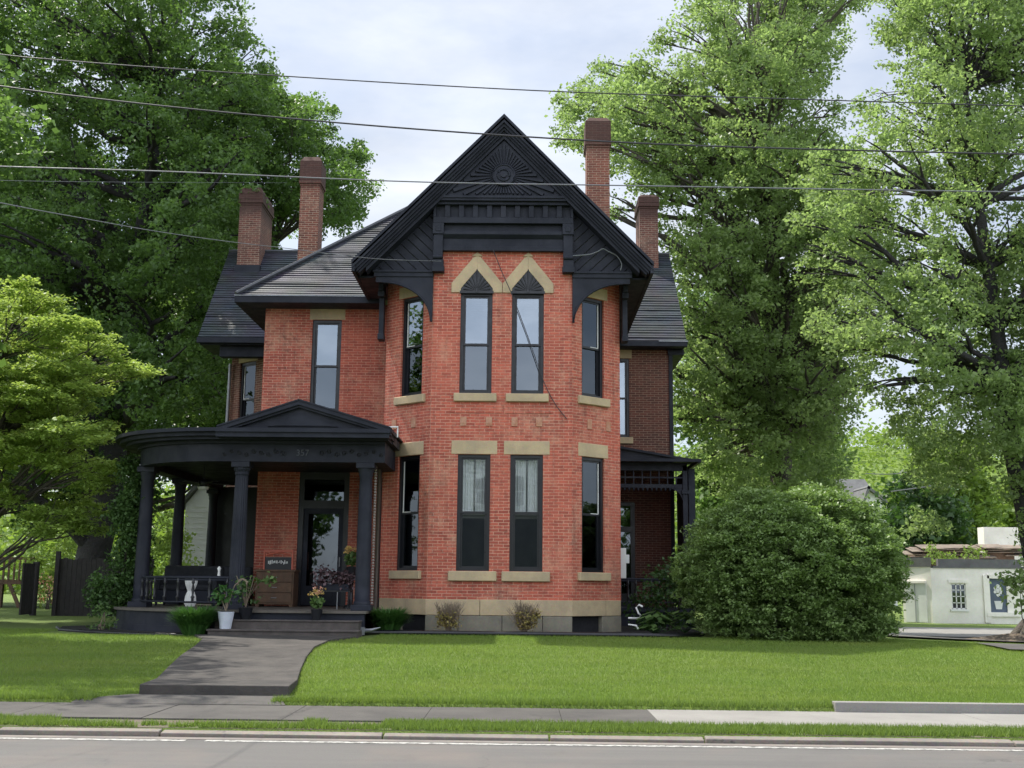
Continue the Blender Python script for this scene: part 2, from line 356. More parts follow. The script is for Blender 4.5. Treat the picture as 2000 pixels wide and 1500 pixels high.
def lobe_sprigs(lobes, per_m2, spread, leaves, size, up=.5, shell=.55, droop=.0, flat=.6):
    """lobes: (x,y,z,rx,ry,rz). sprigs spread through each lobe's volume (more near the outside); leaves around each sprig"""
    out = []; rnd = []
    for (x, y, z, rx, ry, rz) in lobes:
        k = max(4, int(per_m2*4*PI*((rx*ry)**.8+(rx*rz)**.8+(ry*rz)**.8)/3))
        d = rng.normal(size=(k, 3)); d /= np.linalg.norm(d, axis=1)[:, None]
        r = shell+(1.08-shell)*rng.random(k)**.7
        c = np.array([x, y, z])+d*r[:, None]*np.array([rx, ry, rz])
        nl = (leaves*(.4+1.2*rng.random(k))).astype(int)+1
        cc = np.repeat(c, nl, 0); g = rng.normal(size=(len(cc), 3)); g /= np.linalg.norm(g, axis=1)[:, None]; g *= (1.9*spread*np.repeat(.6+.7*rng.random(k), nl)*rng.random(len(cc))**.45)[:, None]; g[:, 2] *= flat
        g[:, 2] -= droop*np.hypot(g[:, 0], g[:, 1])
        out.append(cc+g)
        base = np.repeat(rng.random(k), nl); rnd.append(np.clip(.5*base+.5*rng.random(len(cc)), 0, 1))
    cen = np.concatenate(out); rnd = np.concatenate(rnd)
    return leaf_quads(cen, size, up, droop=droop), rnd

def inpoly(x, y, poly):
    r = False; j = len(poly)-1
    for i in range(len(poly)):
        xi, yi = poly[i]; xj, yj = poly[j]
        if (yi > y) != (yj > y) and x < (xj-xi)*(y-yi)/(yj-yi)+xi: r = not r
        j = i
    return r
def outline_lobes(poly, Yc, depth, n, r, rj=.35, flat=1., seed=1, sep=.75):
    """fill a crown whose silhouette was measured in the photo with real lobes at real depths"""
    rd = random.Random(seed); us = [p[0] for p in poly]; vs = [p[1] for p in poly]; out = []; tries = 0
    while len(out) < n and tries < 6000:
        tries += 1
        u, v = rd.uniform(min(us), max(us)), rd.uniform(min(vs), max(vs)); Y = Yc+depth*rd.uniform(-1, 1)
        rr = r*rd.uniform(1-rj, 1+rj); px = rr*F/Y*.82
        if not all(inpoly(u+px*math.cos(a), v+px*math.sin(a)*flat, poly) for a in [k*PI/4 for k in range(8)]): continue
        p = at(u, v, Y)
        if any((V(q[:3])-p).length < sep*(rr+q[3])*.8 for q in out): continue
        out.append((p.x, p.y, p.z, rr, rr, rr*flat))
    # small outer boughs that give the ragged outline
    m = len(poly); cu, cv = sum(us)/m, sum(vs)/m
    for i in range(m):
        (ua, va), (ub, vb) = poly[i], poly[(i+1) % m]; ll = math.hypot(ub-ua, vb-va); rs = r*.42; px = rs*F/Yc; k = max(1, int(ll/(px*1.7)))
        if ll < 2: continue
        nx_, ny_ = -(vb-va)/ll, (ub-ua)/ll
        if not inpoly((ua+ub)/2+nx_*3, (va+vb)/2+ny_*3, poly): nx_, ny_ = -nx_, -ny_
        for j in range(k):
            if rd.random() < .22: continue
            t = (j+rd.random())/k; dd = px*rd.uniform(.5, 1.2); u, v = ua+(ub-ua)*t+nx_*dd, va+(vb-va)*t+ny_*dd
            if v < -60 or u < -120 or u > 2120: continue
            p = at(u, v, Yc+depth*.5*rd.uniform(-1, 1)); q = rs*rd.uniform(.7, 1.2); out.append((p.x, p.y, p.z, q, q, q*flat))
    return out

def limb_path(a, b, sag, k=6, seed=0):
    rd = random.Random(seed); a, b = V(a), V(b); pts = []
    for i in range(k+1):
        t = i/k; p = a.lerp(b, t); p.z += sag*math.sin(PI*t)
        if 0 < i < k: p += V((rd.uniform(-1, 1), rd.uniform(-1, 1), rd.uniform(-.5, .5)))*(b-a).length*.04
        pts.append(p)
    return pts
def tree(name, base, trunk_pts, trunk_r, lobes, mat, label, cat='tree', bark='bark', size=.16, leaves=34, per=2.6, spread=.34, up=.5, flat=.6, shell=.5, droop=.15, group=None, limbs=True, limb_r=.11, twigs=2, minz=0):
    t = empty(name, base, label, cat, group)
    mb = MB(); tp = [V(p) for p in trunk_pts]; k = len(tp)
    rr = [trunk_r*(1-.8*i/(k-1)) for i in range(k)]; rr[0] *= 1.35
    mb.tube(tp, rr, 12)
    if limbs:
        for li, l in enumerate(lobes):
            c = V(l[:3])
            if c.z < minz+1: continue
            cands = [(i, p) for i, p in enumerate(tp) if p.z < c.z-.2*(c-p).length and i > 0 and p.z > minz] or [(i, p) for i, p in enumerate(tp) if p.z > max(minz, 1)]
            i, p = min(cands, key=lambda q: (c-q[1]).length)
            ll = (c-p).length; r0 = min(rr[i]*.75, limb_r*(.5+ll/6))
            path = limb_path(p, c, ll*.06, 6, li); mb.tube(path, [r0*(1-.8*q/6) for q in range(7)], 6, cap=False)
            rd = random.Random(li+99)
            for w in range(twigs):
                q = path[rd.choice([3, 4, 5])]; e = c+V((rd.gauss(0, 1), rd.gauss(0, 1), rd.uniform(0, 1))).normalized()*l[3]*.9
                mb.tube(limb_path(q, e, .1, 3, w), [r0*.35, r0*.25, r0*.18, r0*.08], 5, cap=False)
    mb.build('trunk', bark, t)
    P, rd_ = lobe_sprigs(lobes, per, spread, leaves, size, up, shell, droop, flat)
    quads_mesh('crown', P, mat, t, rd_)
    return t

# ------------------------------------------------------------------ world and sun
SUN_AZ = V((-.84, .54, 0)).normalized(); SUN_EL = math.radians(58)
w = bpy.data.worlds.new('World'); S.world = w; w.use_nodes = True; nt = w.node_tree
bg = nt.nodes['Background']; sky = N(nt, 'ShaderNodeTexSky'); sky.sky_type = 'NISHITA'; sky.sun_disc = False
sky.sun_elevation = SUN_EL; sky.sun_rotation = math.atan2(SUN_AZ.x, SUN_AZ.y); sky.air_density = 1.0; sky.dust_density = 1.5
tc = N(nt, 'ShaderNodeTexCoord').outputs['Generated']
mp = N(nt, 'ShaderNodeMapping'); mp.inputs['Scale'].default_value = (1, 1, 2.6); L(nt, tc, mp.inputs[0])
cn = noise(nt, mp.outputs[0], 2.3, 7, .58)
cf = ramp(nt, cn.outputs[0], .36, .66, (.35, .35, .35), (1, 1, 1))
cn2 = noise(nt, mp.outputs[0], 5, 5, .55)
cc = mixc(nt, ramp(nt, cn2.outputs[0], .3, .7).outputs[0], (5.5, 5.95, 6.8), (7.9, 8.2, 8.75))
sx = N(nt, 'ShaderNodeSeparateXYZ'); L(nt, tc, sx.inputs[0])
# unseen clouds behind the viewer boosted to light the house front; those ahead dimmed
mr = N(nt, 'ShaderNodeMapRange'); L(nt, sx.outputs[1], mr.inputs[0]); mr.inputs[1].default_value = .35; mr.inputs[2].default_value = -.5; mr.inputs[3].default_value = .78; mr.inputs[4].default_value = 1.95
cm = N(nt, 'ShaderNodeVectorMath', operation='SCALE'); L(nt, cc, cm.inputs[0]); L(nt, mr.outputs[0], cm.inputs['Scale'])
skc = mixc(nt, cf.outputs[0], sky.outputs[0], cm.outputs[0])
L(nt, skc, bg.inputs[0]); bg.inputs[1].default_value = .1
sun = bpy.data.objects.new('sun', bpy.data.lights.new('sun', 'SUN')); C.objects.link(sun)
sun.data.energy = 3.7; sun.data.angle = math.radians(.6); sun.data.color = (1, .95, .86)
sv = V((SUN_AZ.x*math.cos(SUN_EL), SUN_AZ.y*math.cos(SUN_EL), math.sin(SUN_EL)))
sun.rotation_euler = sv.to_track_quat('Z', 'Y').to_euler(); sun.location = (0, 0, 40)
S.view_settings.view_transform = 'Standard'; S.view_settings.look = 'None'; S.view_settings.gamma = 1
S.view_settings.exposure = .8
S.render.engine = 'CYCLES'; S.cycles.use_denoising = True
S.cycles.max_bounces = 6; S.cycles.diffuse_bounces = 3; S.cycles.glossy_bounces = 3; S.cycles.transmission_bounces = 4; S.cycles.transparent_max_bounces = 8
S.cycles.sample_clamp_indirect = 3; S.cycles.sample_clamp_direct = 12

patchy(M['blade'])
# ------------------------------------------------------------------ ground
def sst(a, b, x):
    t = min(1, max(0, (x-a)/(b-a))); return t*t*(3-2*t)
def gz(x, y):
    if y < 12.42: return -.06
    if y < 13.12: return .075
    if y < 14.62: return .08
    z = .13+.38*sst(14.6, 25.5, y)
    if x > 6: z -= sst(6, 13, x)*sst(17, 46, y)*.62
    if x > 2: z += .06*sst(3, 6, x)*(1-sst(14.6, 18, y))
    return z
def grid(name, xs, ys, zf, mat, kind='structure'):
    n, m = len(xs), len(ys); vs = [(x, y, zf(x, y)) for y in ys for x in xs]
    fs = [(j*n+i, j*n+i+1, (j+1)*n+i+1, (j+1)*n+i) for j in range(m-1) for i in range(n-1)]
    o = MB().faces(vs, fs, True).build(name, mat); props(o, kind=kind); return o
xs = list(np.linspace(-600, -40, 15))+list(np.linspace(-38, 38, 77))+list(np.linspace(40, 600, 15))
ys = list(np.linspace(-300, 10, 14))+[12.41, 12.43, 13.11, 13.13, 14.61, 14.63]+list(np.linspace(15, 32, 35))+list(np.linspace(33, 75, 30))+list(np.linspace(80, 900, 20))
grid('ground', xs, ys, gz, 'lawn')
road = MB(); road.box(-300, 300, -9, 12.30, -.05, 0); props(road.build('road', 'road'), kind='structure')
ln = MB(); ln.box(-7.4, -3.4, 12.02, 12.12, .002, .004); ln.box(-3.2, 60, 12.02, 12.12, .002, .004); ln.box(-60, -7.7, 12.02, 12.12, .002, .004)
props(ln.build('road_marking', 'line'), kind='structure')
gut = MB(); gut.box(-300, 300, 12.14, 12.30, .001, .006); props(gut.build('gutter', plain('gutter_concrete', (.20, .175, .155), (.15, .135, .125), .9, 2, .5)), kind='structure')
cb = MB(); x = -60
while x < 60:
    l = random.uniform(1.6, 3.4); dz = random.uniform(-.008, .012)
    cb.slab([(x+.01, 12.30+random.uniform(0, .012), .045+dz), (x+l-.01, 12.30+random.uniform(0, .012), .045+dz+random.uniform(-.006, .006)), (x+l-.01, 12.44, .062+dz), (x+.01, 12.44, .062+dz)], .12); x += l
props(cb.build('kerb', 'curb', bevel=.01), kind='structure')
# pavement: dark old paving left, pale concrete right
jx = at(1278, 1398, 13.8).x
pv = MB(); x = -60.
while x < jx-.05:
    l = min(1.55, jx-x); pv.box(x+.0025, x+l-.0025, 13.12, 14.62, .0, .1+random.uniform(-.003, .003)); x += l
props(pv.build('pavement_dark', 'asphalt_walk', bevel=.003), kind='structure')
pv = MB(); x = jx
while x < 60:
    pv.box(x+.0025, x+1.9-.0025, 13.12, 14.62, .0, .1+random.uniform(-.002, .002)); x += 1.9
props(pv.build('pavement_pale', 'concrete', bevel=.003), kind='structure')
lw = MB(); x0 = at(1630, 1385, 14.6).x; lw.box(x0, x0+3.0, 14.56, 14.72, .06, .215); lw.box(x0+3.01, 40, 14.56, 14.72, .06, .213)
lwo = lw.build('garden_kerb', 'concrete', bevel=.008); props(lwo, 'low pale concrete edging along the lawn beside the light pavement', 'edging')
def vergemat():
    m, nt, p = newmat('verge_soil'); pos = wpos(nt); n1 = noise(nt, pos, 2.2, 6, .7); n2 = noise(nt, pos, 40, 3)
    col = mixc(nt, ramp(nt, n1.outputs[0], .45, .6).outputs[0], (.13, .105, .08), (.085, .115, .03)); col = mixc(nt, .6, col, n2.outputs[1], 'SOFT_LIGHT')
    L(nt, col, p.inputs['Base Color']); p.inputs['Roughness'].default_value = .95; L(nt, bump(nt, n2.outputs[0], .8, .03), p.inputs['Normal']); return m
M['verge'] = vergemat()
vg = MB(); vg.box(-60, 60, 12.445, 13.118, .0, .08); props(vg.build('verge', 'verge'), kind='structure')
# walkway to the steps
wk_l = [(15.15, -4.9), (17, -5.2), (19, -5.65), (21.4, -5.95), (22.8, -6.2), (23.62, -6.6)]
wk_r = [(15.15, -2.98), (17, -3.2), (19, -3.55), (21.4, -3.78), (22.8, -3.72), (23.62, -3.35)]
def wz(y): return gz(-5, y)+.05+.10*(1-sst(15, 17.5, y))
wm = MB(); ysub = [15.15, 16.6, 18.2, 19.8, 21.4, 22.8, 23.62]
def interp(tab, y):
    for (a, xa), (b, xb) in zip(tab, tab[1:]):
        if y <= b+1e-6: return xa+(xb-xa)*(y-a)/(b-a)
    return tab[-1][1]
for a, b in zip(ysub, ysub[1:]):
    a2, b2 = a+.008, b-.008
    q = [(interp(wk_l, a2), a2, wz(a2)), (interp(wk_r, a2), a2, wz(a2)), (interp(wk_r, b2), b2, wz(b2)), (interp(wk_l, b2), b2, wz(b2))]
    wm.faces(q+[(p[0], p[1], p[2]-.19) for p in q], [(0, 1, 2, 3), (0, 4, 5, 1), (1, 5, 6, 2), (2, 6, 7, 3), (3, 7, 4, 0)])
props(wm.build('path', 'walk', bevel=.012), kind='structure')
ap = MB(); ap.slab([(-5.55, 14.56, .105), (-2.9, 14.56, .105), (-2.95, 14.66, .142), (-5.5, 14.66, .142)], .1); ap.slab([(-5.5, 14.66, .142), (-2.95, 14.66, .142), (-2.92, 15.18, .158), (-5.0, 15.18, .158)], .12)
props(ap.build('path_apron', 'asphalt_walk'), kind='structure')
# side street on the right with its pavement
ss = MB(); yy = [34, 38, 42, 46, 50, 56]
def strip(name, y0, y1, dz, mat, x0, x1, n=20, skew=0):
    g = [(x0+(x1-x0)*i/n) for i in range(n+1)]; rows = [y0+(y1-y0)*j/4 for j in range(5)]
    vs = [(x, y+skew*x, gz(x, y+skew*x)+dz) for y in rows for x in g]; k = n+1
    o = MB().faces(vs, [(j*k+i, j*k+i+1, (j+1)*k+i+1, (j+1)*k+i) for j in range(4) for i in range(n)], True).build(name, mat); props(o, kind='structure')
strip('side_road', 27.2, 37, .05, 'road', 8.6, 80, n=60); strip('side_pavement', 37.2, 50, .07, 'concrete', 8.6, 80, n=60)
strip('yard_path', 22.6, 24.4, .05, 'asphalt_walk', 9.3, 40)

# mulch beds
mul = MB(); mul.prism_z([(-3.1, 24.9), (3.2, 24.95), (3.9, 25.6), (4.2, 27), (4.2, 34), (2.2, 34), (2.2, 27), (1, 26.1), (-2.2, 26.1), (-3.4, 27.1)], .3, .545)
mul.prism_z([(-9.9, 25.0), (-9.0, 24.3), (-6.45, 23.85), (-6.45, 24.6), (-9, 26), (-10, 28), (-10.6, 27)], .3, .53)
props(mul.build('mulch_bed', 'mulch'), kind='structure')
def hose(pts, r, mat, name, label, cat):
    o = MB().tube(pts, r, 8).build(name, mat); top(o, label=label, cat=cat); return o
hose([(-3.3, 24.62, .56), (-3.1, 24.85, .555), (-1.5, 24.9, .55), (.5, 24.88, .55), (2.2, 24.9, .55), (3.2, 24.98, .55), (3.75, 25.4, .55), (4.0, 26.4, .55)], .055, 'tube', 'garden_edging', 'black tube edging curving in front of the bay flower bed', 'edging')
hose([(-10.4, 26.2, .53), (-9.9, 25.1, .53), (-9.0, 24.35, .52), (-7.6, 24.0, .5), (-6.6, 23.8, .5)], .04, 'tube', 'garden_edging', 'black tube edging in front of the curved porch base', 'edging')

# ------------------------------------------------------------------ HOUSE
BX = -.53
H = empty('brick_house', (BX, 30, .5), 'two storey red brick house with black gable trim, bay front and curved porch', 'house')
FX0, FX1, CX0, CX1 = BX-1.61, BX+1.61, BX-2.79, BX+2.79

def wall(mb, p0, p1, z0, z1, holes=(), depth=.16):
    """outer face from p0 to p1 (left to right as seen from outside); holes (s0,s1,za,zb) get reveals"""
    p0, p1 = V((*p0, 0)), V((*p1, 0)); Lw = (p1-p0).length; d = (p1-p0)/Lw; nin = V((-d.y, d.x, 0))
    ss_ = sorted({0, Lw, *[h[0] for h in holes], *[h[1] for h in holes]}); zs = sorted({z0, z1, *[h[2] for h in holes], *[h[3] for h in holes]})
    P = lambda s, z, q=0: p0+d*s+nin*q+V((0, 0, z))
    for a, b in zip(ss_, ss_[1:]):
        for c, e in zip(zs, zs[1:]):
            sm, zm = (a+b)/2, (c+e)/2
            if any(h[0] < sm < h[1] and h[2] < zm < h[3] for h in holes): continue
            mb.poly([P(a, c), P(b, c), P(b, e), P(a, e)])
    for (a, b, c, e) in holes:
        mb.poly([P(a, c), P(a, e), P(a, e, depth), P(a, c, depth)]); mb.poly([P(b, e), P(b, c), P(b, c, depth), P(b, e, depth)])
        mb.poly([P(a, e), P(b, e), P(b, e, depth), P(a, e, depth)]); mb.poly([P(a, c), P(a, c, depth), P(b, c, depth), P(b, c)])

wcache = {}
def wmesh(key, fn, mat):
    k = (key, mat)
    if k not in wcache: mb = MB(); fn(mb); wcache[k] = mb.data(key[0], M[mat])
    return wcache[k]
def child(name, data, parent):
    o = bpy.data.objects.new(name, data); C.objects.link(o); o.parent = parent; return o
def window(p0, p1, s0, s1, z0, z1, glass='glass_up', glass2=None, rail=.5, sill=True, lintel=.3, curtain=False, track=0, sillx=(.13, .13), casing=.07, setb=.09, par=None, sillh=.19):
    p0, p1 = V((*p0, 0)), V((*p1, 0)); d = (p1-p0).normalized(); nout = V((d.y, -d.x, 0)); wd, h = s1-s0, z1-z0
    base = p0+d*(s0+wd/2)+V((0, 0, z0))
    wd = round(wd, 4); h = round(h, 4)
    def fr(mb):
        c = casing; y0, y1 = setb-.035, setb+.10
        mb.box(-wd/2, -wd/2+c, y0, y1, 0, h); mb.box(wd/2-c, wd/2, y0, y1, 0, h)
        mb.box(-wd/2+c, wd/2-c, y0, y1, h-c, h); mb.box(-wd/2+c, wd/2-c, y0, y1, 0, c*.8)
    o = child('window', wmesh(('window', wd, h, casing, setb), fr, 'black2'), H)
    o.location = base-wloc(H); o.rotation_euler = (0, 0, math.atan2(d.y, d.x))
    c = casing; st = .05; zr = c*.8+(h-c*1.8)*rail
    def sash(a, b, yy):
        def f(mb):
            xx = wd/2-c
            mb.box(-xx, -xx+st, yy, yy+.04, a, b); mb.box(xx-st, xx, yy, yy+.04, a, b)
            mb.box(-xx+st, xx-st, yy, yy+.04, a, a+st); mb.box(-xx+st, xx-st, yy, yy+.04, b-st*.8, b)
        return f
    def pane(a, b, yy):
        def f(mb):
            xx = wd/2-c-st+.004; mb.box(-xx, xx, yy+.015, yy+.021, a+st-.004, b-st*.8+.004)
        return f
    ya, yb = setb+.0, setb+.042
    for nm, a, b, yy, g in (('upper_sash', zr-.02, h-c, ya, glass), ('lower_sash', c*.8, zr+.02, yb, glass2 or glass)):
        s_ = child(nm, wmesh((nm, wd, h, a, b, yy), sash(a, b, yy), 'black2'), o)
        child('pane', wmesh(('pane', wd, h, a, b, yy), pane(a, b, yy), g), o)
    if curtain:
        def cu(mb):
            xx = wd/2-c; n = 40
            for side in (-1, 1):
                x_a, x_b = (-xx, -xx*.05) if side < 0 else (xx*.1, xx); za, zb = zr-.0, h-c
                vs = []
                for i in range(n+1):
                    t = i/n; x = x_a+(x_b-x_a)*t; y = .24+.018*math.sin(t*31+side)
                    vs += [(x, y, za+.02), (x, y, zb)]
                mb.faces(vs, [(2*i, 2*i+2, 2*i+3, 2*i+1) for i in range(n)], True)
        child('curtain', wmesh(('curtain', wd, h), cu, 'curtain'), o)
    if track:
        def tr(mb):
            x = (wd/2-c-st)*track
            mb.box(x-.009, x+.009, ya-.006, ya+.012, zr+.03, h-c-st); mb.box(min(0, x)*1.0-(.02 if track < 0 else 0), max(0, x)+.0, ya-.006, ya+.012, zr+.02, zr+.035)
        child('storm_track', wmesh(('storm_track', wd, h, track), tr, 'white'), o)
    if sill:
        def si(mb): mb.box(-wd/2-sillx[0], wd/2+sillx[1], -.085, .08, -sillh, -.005)
        q = child('sill', wmesh(('sill', wd, sillx), si, 'stone'), o); q.modifiers.new('bevel', 'BEVEL').width = .012
    if lintel:
        def li(mb): mb.box(-wd/2-sillx[0]+.02, wd/2+sillx[1]-.02, -.012, .06, h+.004, h+lintel)
        q = child('lintel', wmesh(('lintel', wd, h, lintel, sillx), li, 'stone'), o); q.modifiers.new('bevel', 'BEVEL').width = .008
    return o

ZF, ZB, ZE = 1.24, 9.23, 8.66
LWz = (1.87, 4.48); UWz = (5.88, 8.25)
# bay
fw = [(.64, 1.38), (1.83, 2.57)]
bay = MB()
fl = 3.22
wall(bay, (FX0, 26), (FX1, 26), ZF, ZB, [(a, b, *LWz) for a, b in fw]+[(a, b, *UWz) for a, b in fw])
cl = math.hypot(1.18, 1.0); sa, sb = .31, 1.03
wall(bay, (CX0, 27), (FX0, 26), ZF, ZE+.1, [(cl-sb, cl-sa, *LWz), (cl-sb, cl-sa, *UWz)])
wall(bay, (FX1, 26), (CX1, 27), ZF, ZE+.1, [(sa, sb, *LWz), (sa, sb, *UWz)])
wall(bay, (CX0, 28.8), (CX0, 27), ZF, ZE+.1); wall(bay, (CX1, 27), (CX1, 33.5), ZF, ZE+.1)
bay.poly([(FX0, 26, ZE), (FX0, 26, ZB), (FX0, 27.5, ZB), (FX0, 27.5, ZE)]); bay.poly([(FX1, 26, ZE), (FX1, 27.5, ZE), (FX1, 27.5, ZB), (FX1, 26, ZB)])
bay.build('bay_wall', 'brick', H)
for k, (a, b) in enumerate(fw):
    window((FX0, 26), (FX1, 26), a, b, *LWz, glass='glass_low', glass2='glass_dark', curtain=True, sillx=(.17, .17), lintel=.31, sillh=.22)
    window((FX0, 26), (FX1, 26), a, b, *UWz, glass2='glass_mid', lintel=0, sillx=(.12, .12), rail=.49)
window((CX0, 27), (FX0, 26), cl-sb, cl-sa, *LWz, glass='glass_dim', track=-1, lintel=.31)
window((CX0, 27), (FX0, 26), cl-sb, cl-sa, *UWz, glass='glass_up', glass2='glass_dim', track=-1, lintel=.28)
window((FX1, 26), (CX1, 27), sa, sb, *LWz, glass='glass_dim', track=1, lintel=.31)
window((FX1, 26), (CX1, 27), sa, sb, *UWz, glass='glass_dim', track=1, lintel=.28)
# pointed stone hoods with carved fans over the two middle upper windows
for a, b in fw:
    hd = MB(); fan = MB()
    c = FX0+(a+b)/2; hw = (b-a)/2; z0, z1 = UWz[1], 8.80
    hd.prism_y([(c-hw-.22, z0+.0), (c-hw-.0, z0), (c-hw-.0, z0+.10), (c, z1-.0), (c, z1+.33), (c-.09, z1+.29), (c-hw-.22, z0+.22)], 25.965, 26.02)
    hd.prism_y([(c+hw+.22, z0+.22), (c+.09, z1+.29), (c, z1+.33), (c, z1), (c+hw, z0+.10), (c+hw, z0), (c+hw+.22, z0)], 25.965, 26.02)
    hd.prism_y([(c-.13, 9.125), (c+.13, 9.125), (c, 9.222)], 25.97, 26.01)
    fan.prism_y([(c-hw, z0), (c+hw, z0), (c+hw, z0+.10), (c, z1), (c-hw, z0+.10)], 25.985, 26.05)
    fan.box(c-hw-.02, c+hw+.02, 25.955, 25.985, z0-.02, z0+.04)
    for i in range(11):
        t = PI*(i+.5)/11; dx, dz = math.cos(t), math.sin(t)
        rmax = min(abs((hw-.03)/dx) if abs(dx) > .05 else 9, (.10+ .0 + (.45))/(dz+abs(dx)*.45/hw)) - .03
        fan.tube([(c+dx*.07, 25.985, z0+.04+dz*.07), (c+dx*rmax, 25.98, z0+.04+dz*rmax)], [.008, .022], 6)
    fan.lathe(c, 25.99, [(z0+.0, .05), (z0+.10, .03)], 10)
    hd.build('window_hood', 'stone', H, bevel=.008); fan.build('carved_fan', 'black2', H)
# brick ornament band: little square terracotta blocks
for u in (905, 955, 1005, 1053):
    ob = MB(); p = at(u, 825, 26); ob.box(p.x-.07, p.x+.07, 25.975, 26.01, 5.13, 5.33); ob.box(p.x-.035, p.x+.035, 25.965, 25.976, 5.18, 5.27)
    ob.build('terracotta_block', 'terracotta', H)
for side, s_list in ((0, (.35, 1.0)), (1, (.55, 1.15))):
    for s in s_list:
        if side == 0: c = V((CX0, 27, 0)).lerp(V((FX0, 26, 0)), s/cl); d = V((1.18, -1, 0)).normalized()
        else: c = V((FX1, 26, 0)).lerp(V((CX1, 27, 0)), s/cl); d = V((1.18, 1, 0)).normalized()
        n = V((d.y, -d.x, 0)); a = c-d*.07; b = c+d*.07
        op = MB(); op.slab([a+n*.02+V((0, 0, 5.13)), b+n*.02+V((0, 0, 5.13)), b+n*.02+V((0, 0, 5.36)), a+n*.02+V((0, 0, 5.36))], .03); op.build('terracotta_block', 'terracotta', H)
# string course ledges under upper sills
for xa, xb in ((FX0+.45, FX0+1.62), (FX0+1.68, FX0+2.78)): bd = MB(); bd.box(xa, xb, 25.985, 26.01, 5.43, 5.62); bd.build('brick_panel', 'brick', H, bevel=.004)

# foundation
def prism_path(mb, pts, t, z0, z1):
    """outer path pts (left to right), thickness t inward"""
    for (a, b) in zip(pts, pts[1:]):
        a, b = V((*a, 0)), V((*b, 0)); d = (b-a).normalized(); n = V((-d.y, d.x, 0))*t
        mb.prism_z([(a.x, a.y), (b.x, b.y), (b.x+n.x, b.y+n.y), (a.x+n.x, a.y+n.y)], z0, z1)
def foundation():
    up, lo = MB(), MB(); o_ = .05
    path = [(CX0-.03, 27+o_), (CX0-.0, 27-o_), (FX0-.02, 26-o_), (FX1+.02, 26-o_), (CX1+.0, 27-o_), (CX1+.06, 33.4)]
    for i, (a, b) in enumerate(zip(path, path[1:])):
        A, B = V((*a, 0)), V((*b, 0)); Lw = (B-A).length
        if Lw < .3: continue
        for (mb, z0, z1, blk) in ((up, .90, 1.245, 1.05), (lo, .35, .893, .8)):
            s = 0
            while s < Lw-.02:
                l = min(blk*random.uniform(.8, 1.25), Lw-s)
                if Lw-s-l < .25: l = Lw-s
                # vent openings in the canted sides
                if mb is lo and i == 1 and .45 < s+l/2 < 1.3: s += l; continue
                if mb is lo and i == 3 and .15 < s+l/2 < 1.0: s += l; continue
                d = (B-A)/Lw; n = V((-d.y, d.x, 0)); of = random.uniform(0, .008)
                p, q = A+d*(s+.004)+n*of, A+d*(s+l-.004)+n*of
                mb.prism_z([(p.x, p.y), (q.x, q.y), (q.x+n.x*.3, q.y+n.y*.3), (p.x+n.x*.3, p.y+n.y*.3)], z0, z1); s += l
    up.build('foundation_course', 'stone', H, bevel=.01); lo.build('foundation_base', 'stone_low', H, bevel=.014)
    dk = MB(); dk.prism_z([(CX0, 27.12), (FX0, 26.12), (FX1, 26.12), (CX1, 27.12), (CX1, 33), (CX0, 28.8)], .3, 1.2); dk.build('cellar_wall', 'dark_room', H)
foundation()

# left main wall, its window, door
lw_ = MB(); dX0, dX1 = -5.62, -4.36
LX = -6.67
wall(lw_, (LX, 28.8), (CX0, 28.8), .5, 8.62, [(-5.45-LX, -4.70-LX, 5.84, 8.22), (dX0-LX, dX1-LX, 1.0, 4.42)])
wall(lw_, (LX, 33.5), (LX, 28.8), .5, 8.62)
lw_.build('front_wall', 'brick', H)
window((LX, 28.8), (CX0, 28.8), -5.45-LX, -4.70-LX, 5.84, 8.22, glass2='glass_mid', lintel=.36, sillx=(.1, .1), sillh=.1)
# wings
wg = MB()
wall(wg, (CX1, 33.5), (4.33, 33.5), .5, 8.55, [(.12, .82, 5.85, 8.2), (.1, .95, 1.1, 3.9)])
wall(wg, (4.33, 33.5), (4.33, 39.1), .5, 8.55)
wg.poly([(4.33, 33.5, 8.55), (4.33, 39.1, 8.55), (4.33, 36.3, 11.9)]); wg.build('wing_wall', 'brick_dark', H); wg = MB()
wall(wg, (LX-.75, 33.3), (LX, 33.3), .5, 8.5)
wall(wg, (-8.95, 34.5), (LX-.75, 33.3), .5, 8.5, [(.42, 1.15, 5.85, 8.1)])
wall(wg, (-8.95, 39.1), (-8.95, 34.5), .5, 8.5)
wg.poly([(-8.95, 33.5, 8.5), (-8.95, 36.3, 11.9), (-8.95, 39.1, 8.5)])
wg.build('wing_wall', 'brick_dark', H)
window((CX1, 33.5), (4.33, 33.5), .12, .82, 5.85, 8.2, lintel=.3, sillx=(.1, .1))
window((-8.95, 34.5), (LX-.75, 33.3), .42, 1.15, 5.85, 8.1, lintel=.3, glass='glass_dim', sillx=(.1, .1), track=-1)
# wing corner boards
cbm = MB(); cbm.box(4.25, 4.36, 33.44, 33.6, 1.2, 8.5); cbm.build('downspout', 'black', H)
cbm = MB(); cbm.tube([(-8.97, 34.38, 8.1), (-8.99, 34.4, 4.9)], .05, 8); cbm.build('downspout', 'metal', H)

pw_ = MB(); pw_.box(-9.0, LX-.02, 33.0, 33.12, 1.0, 4.25)
for k in range(3): pw_.box(-8.9+.75*k, -8.25+.75*k, 32.96, 33.0, 1.3, 4.0)
pw_.build('panelled_wall', 'black2', H)
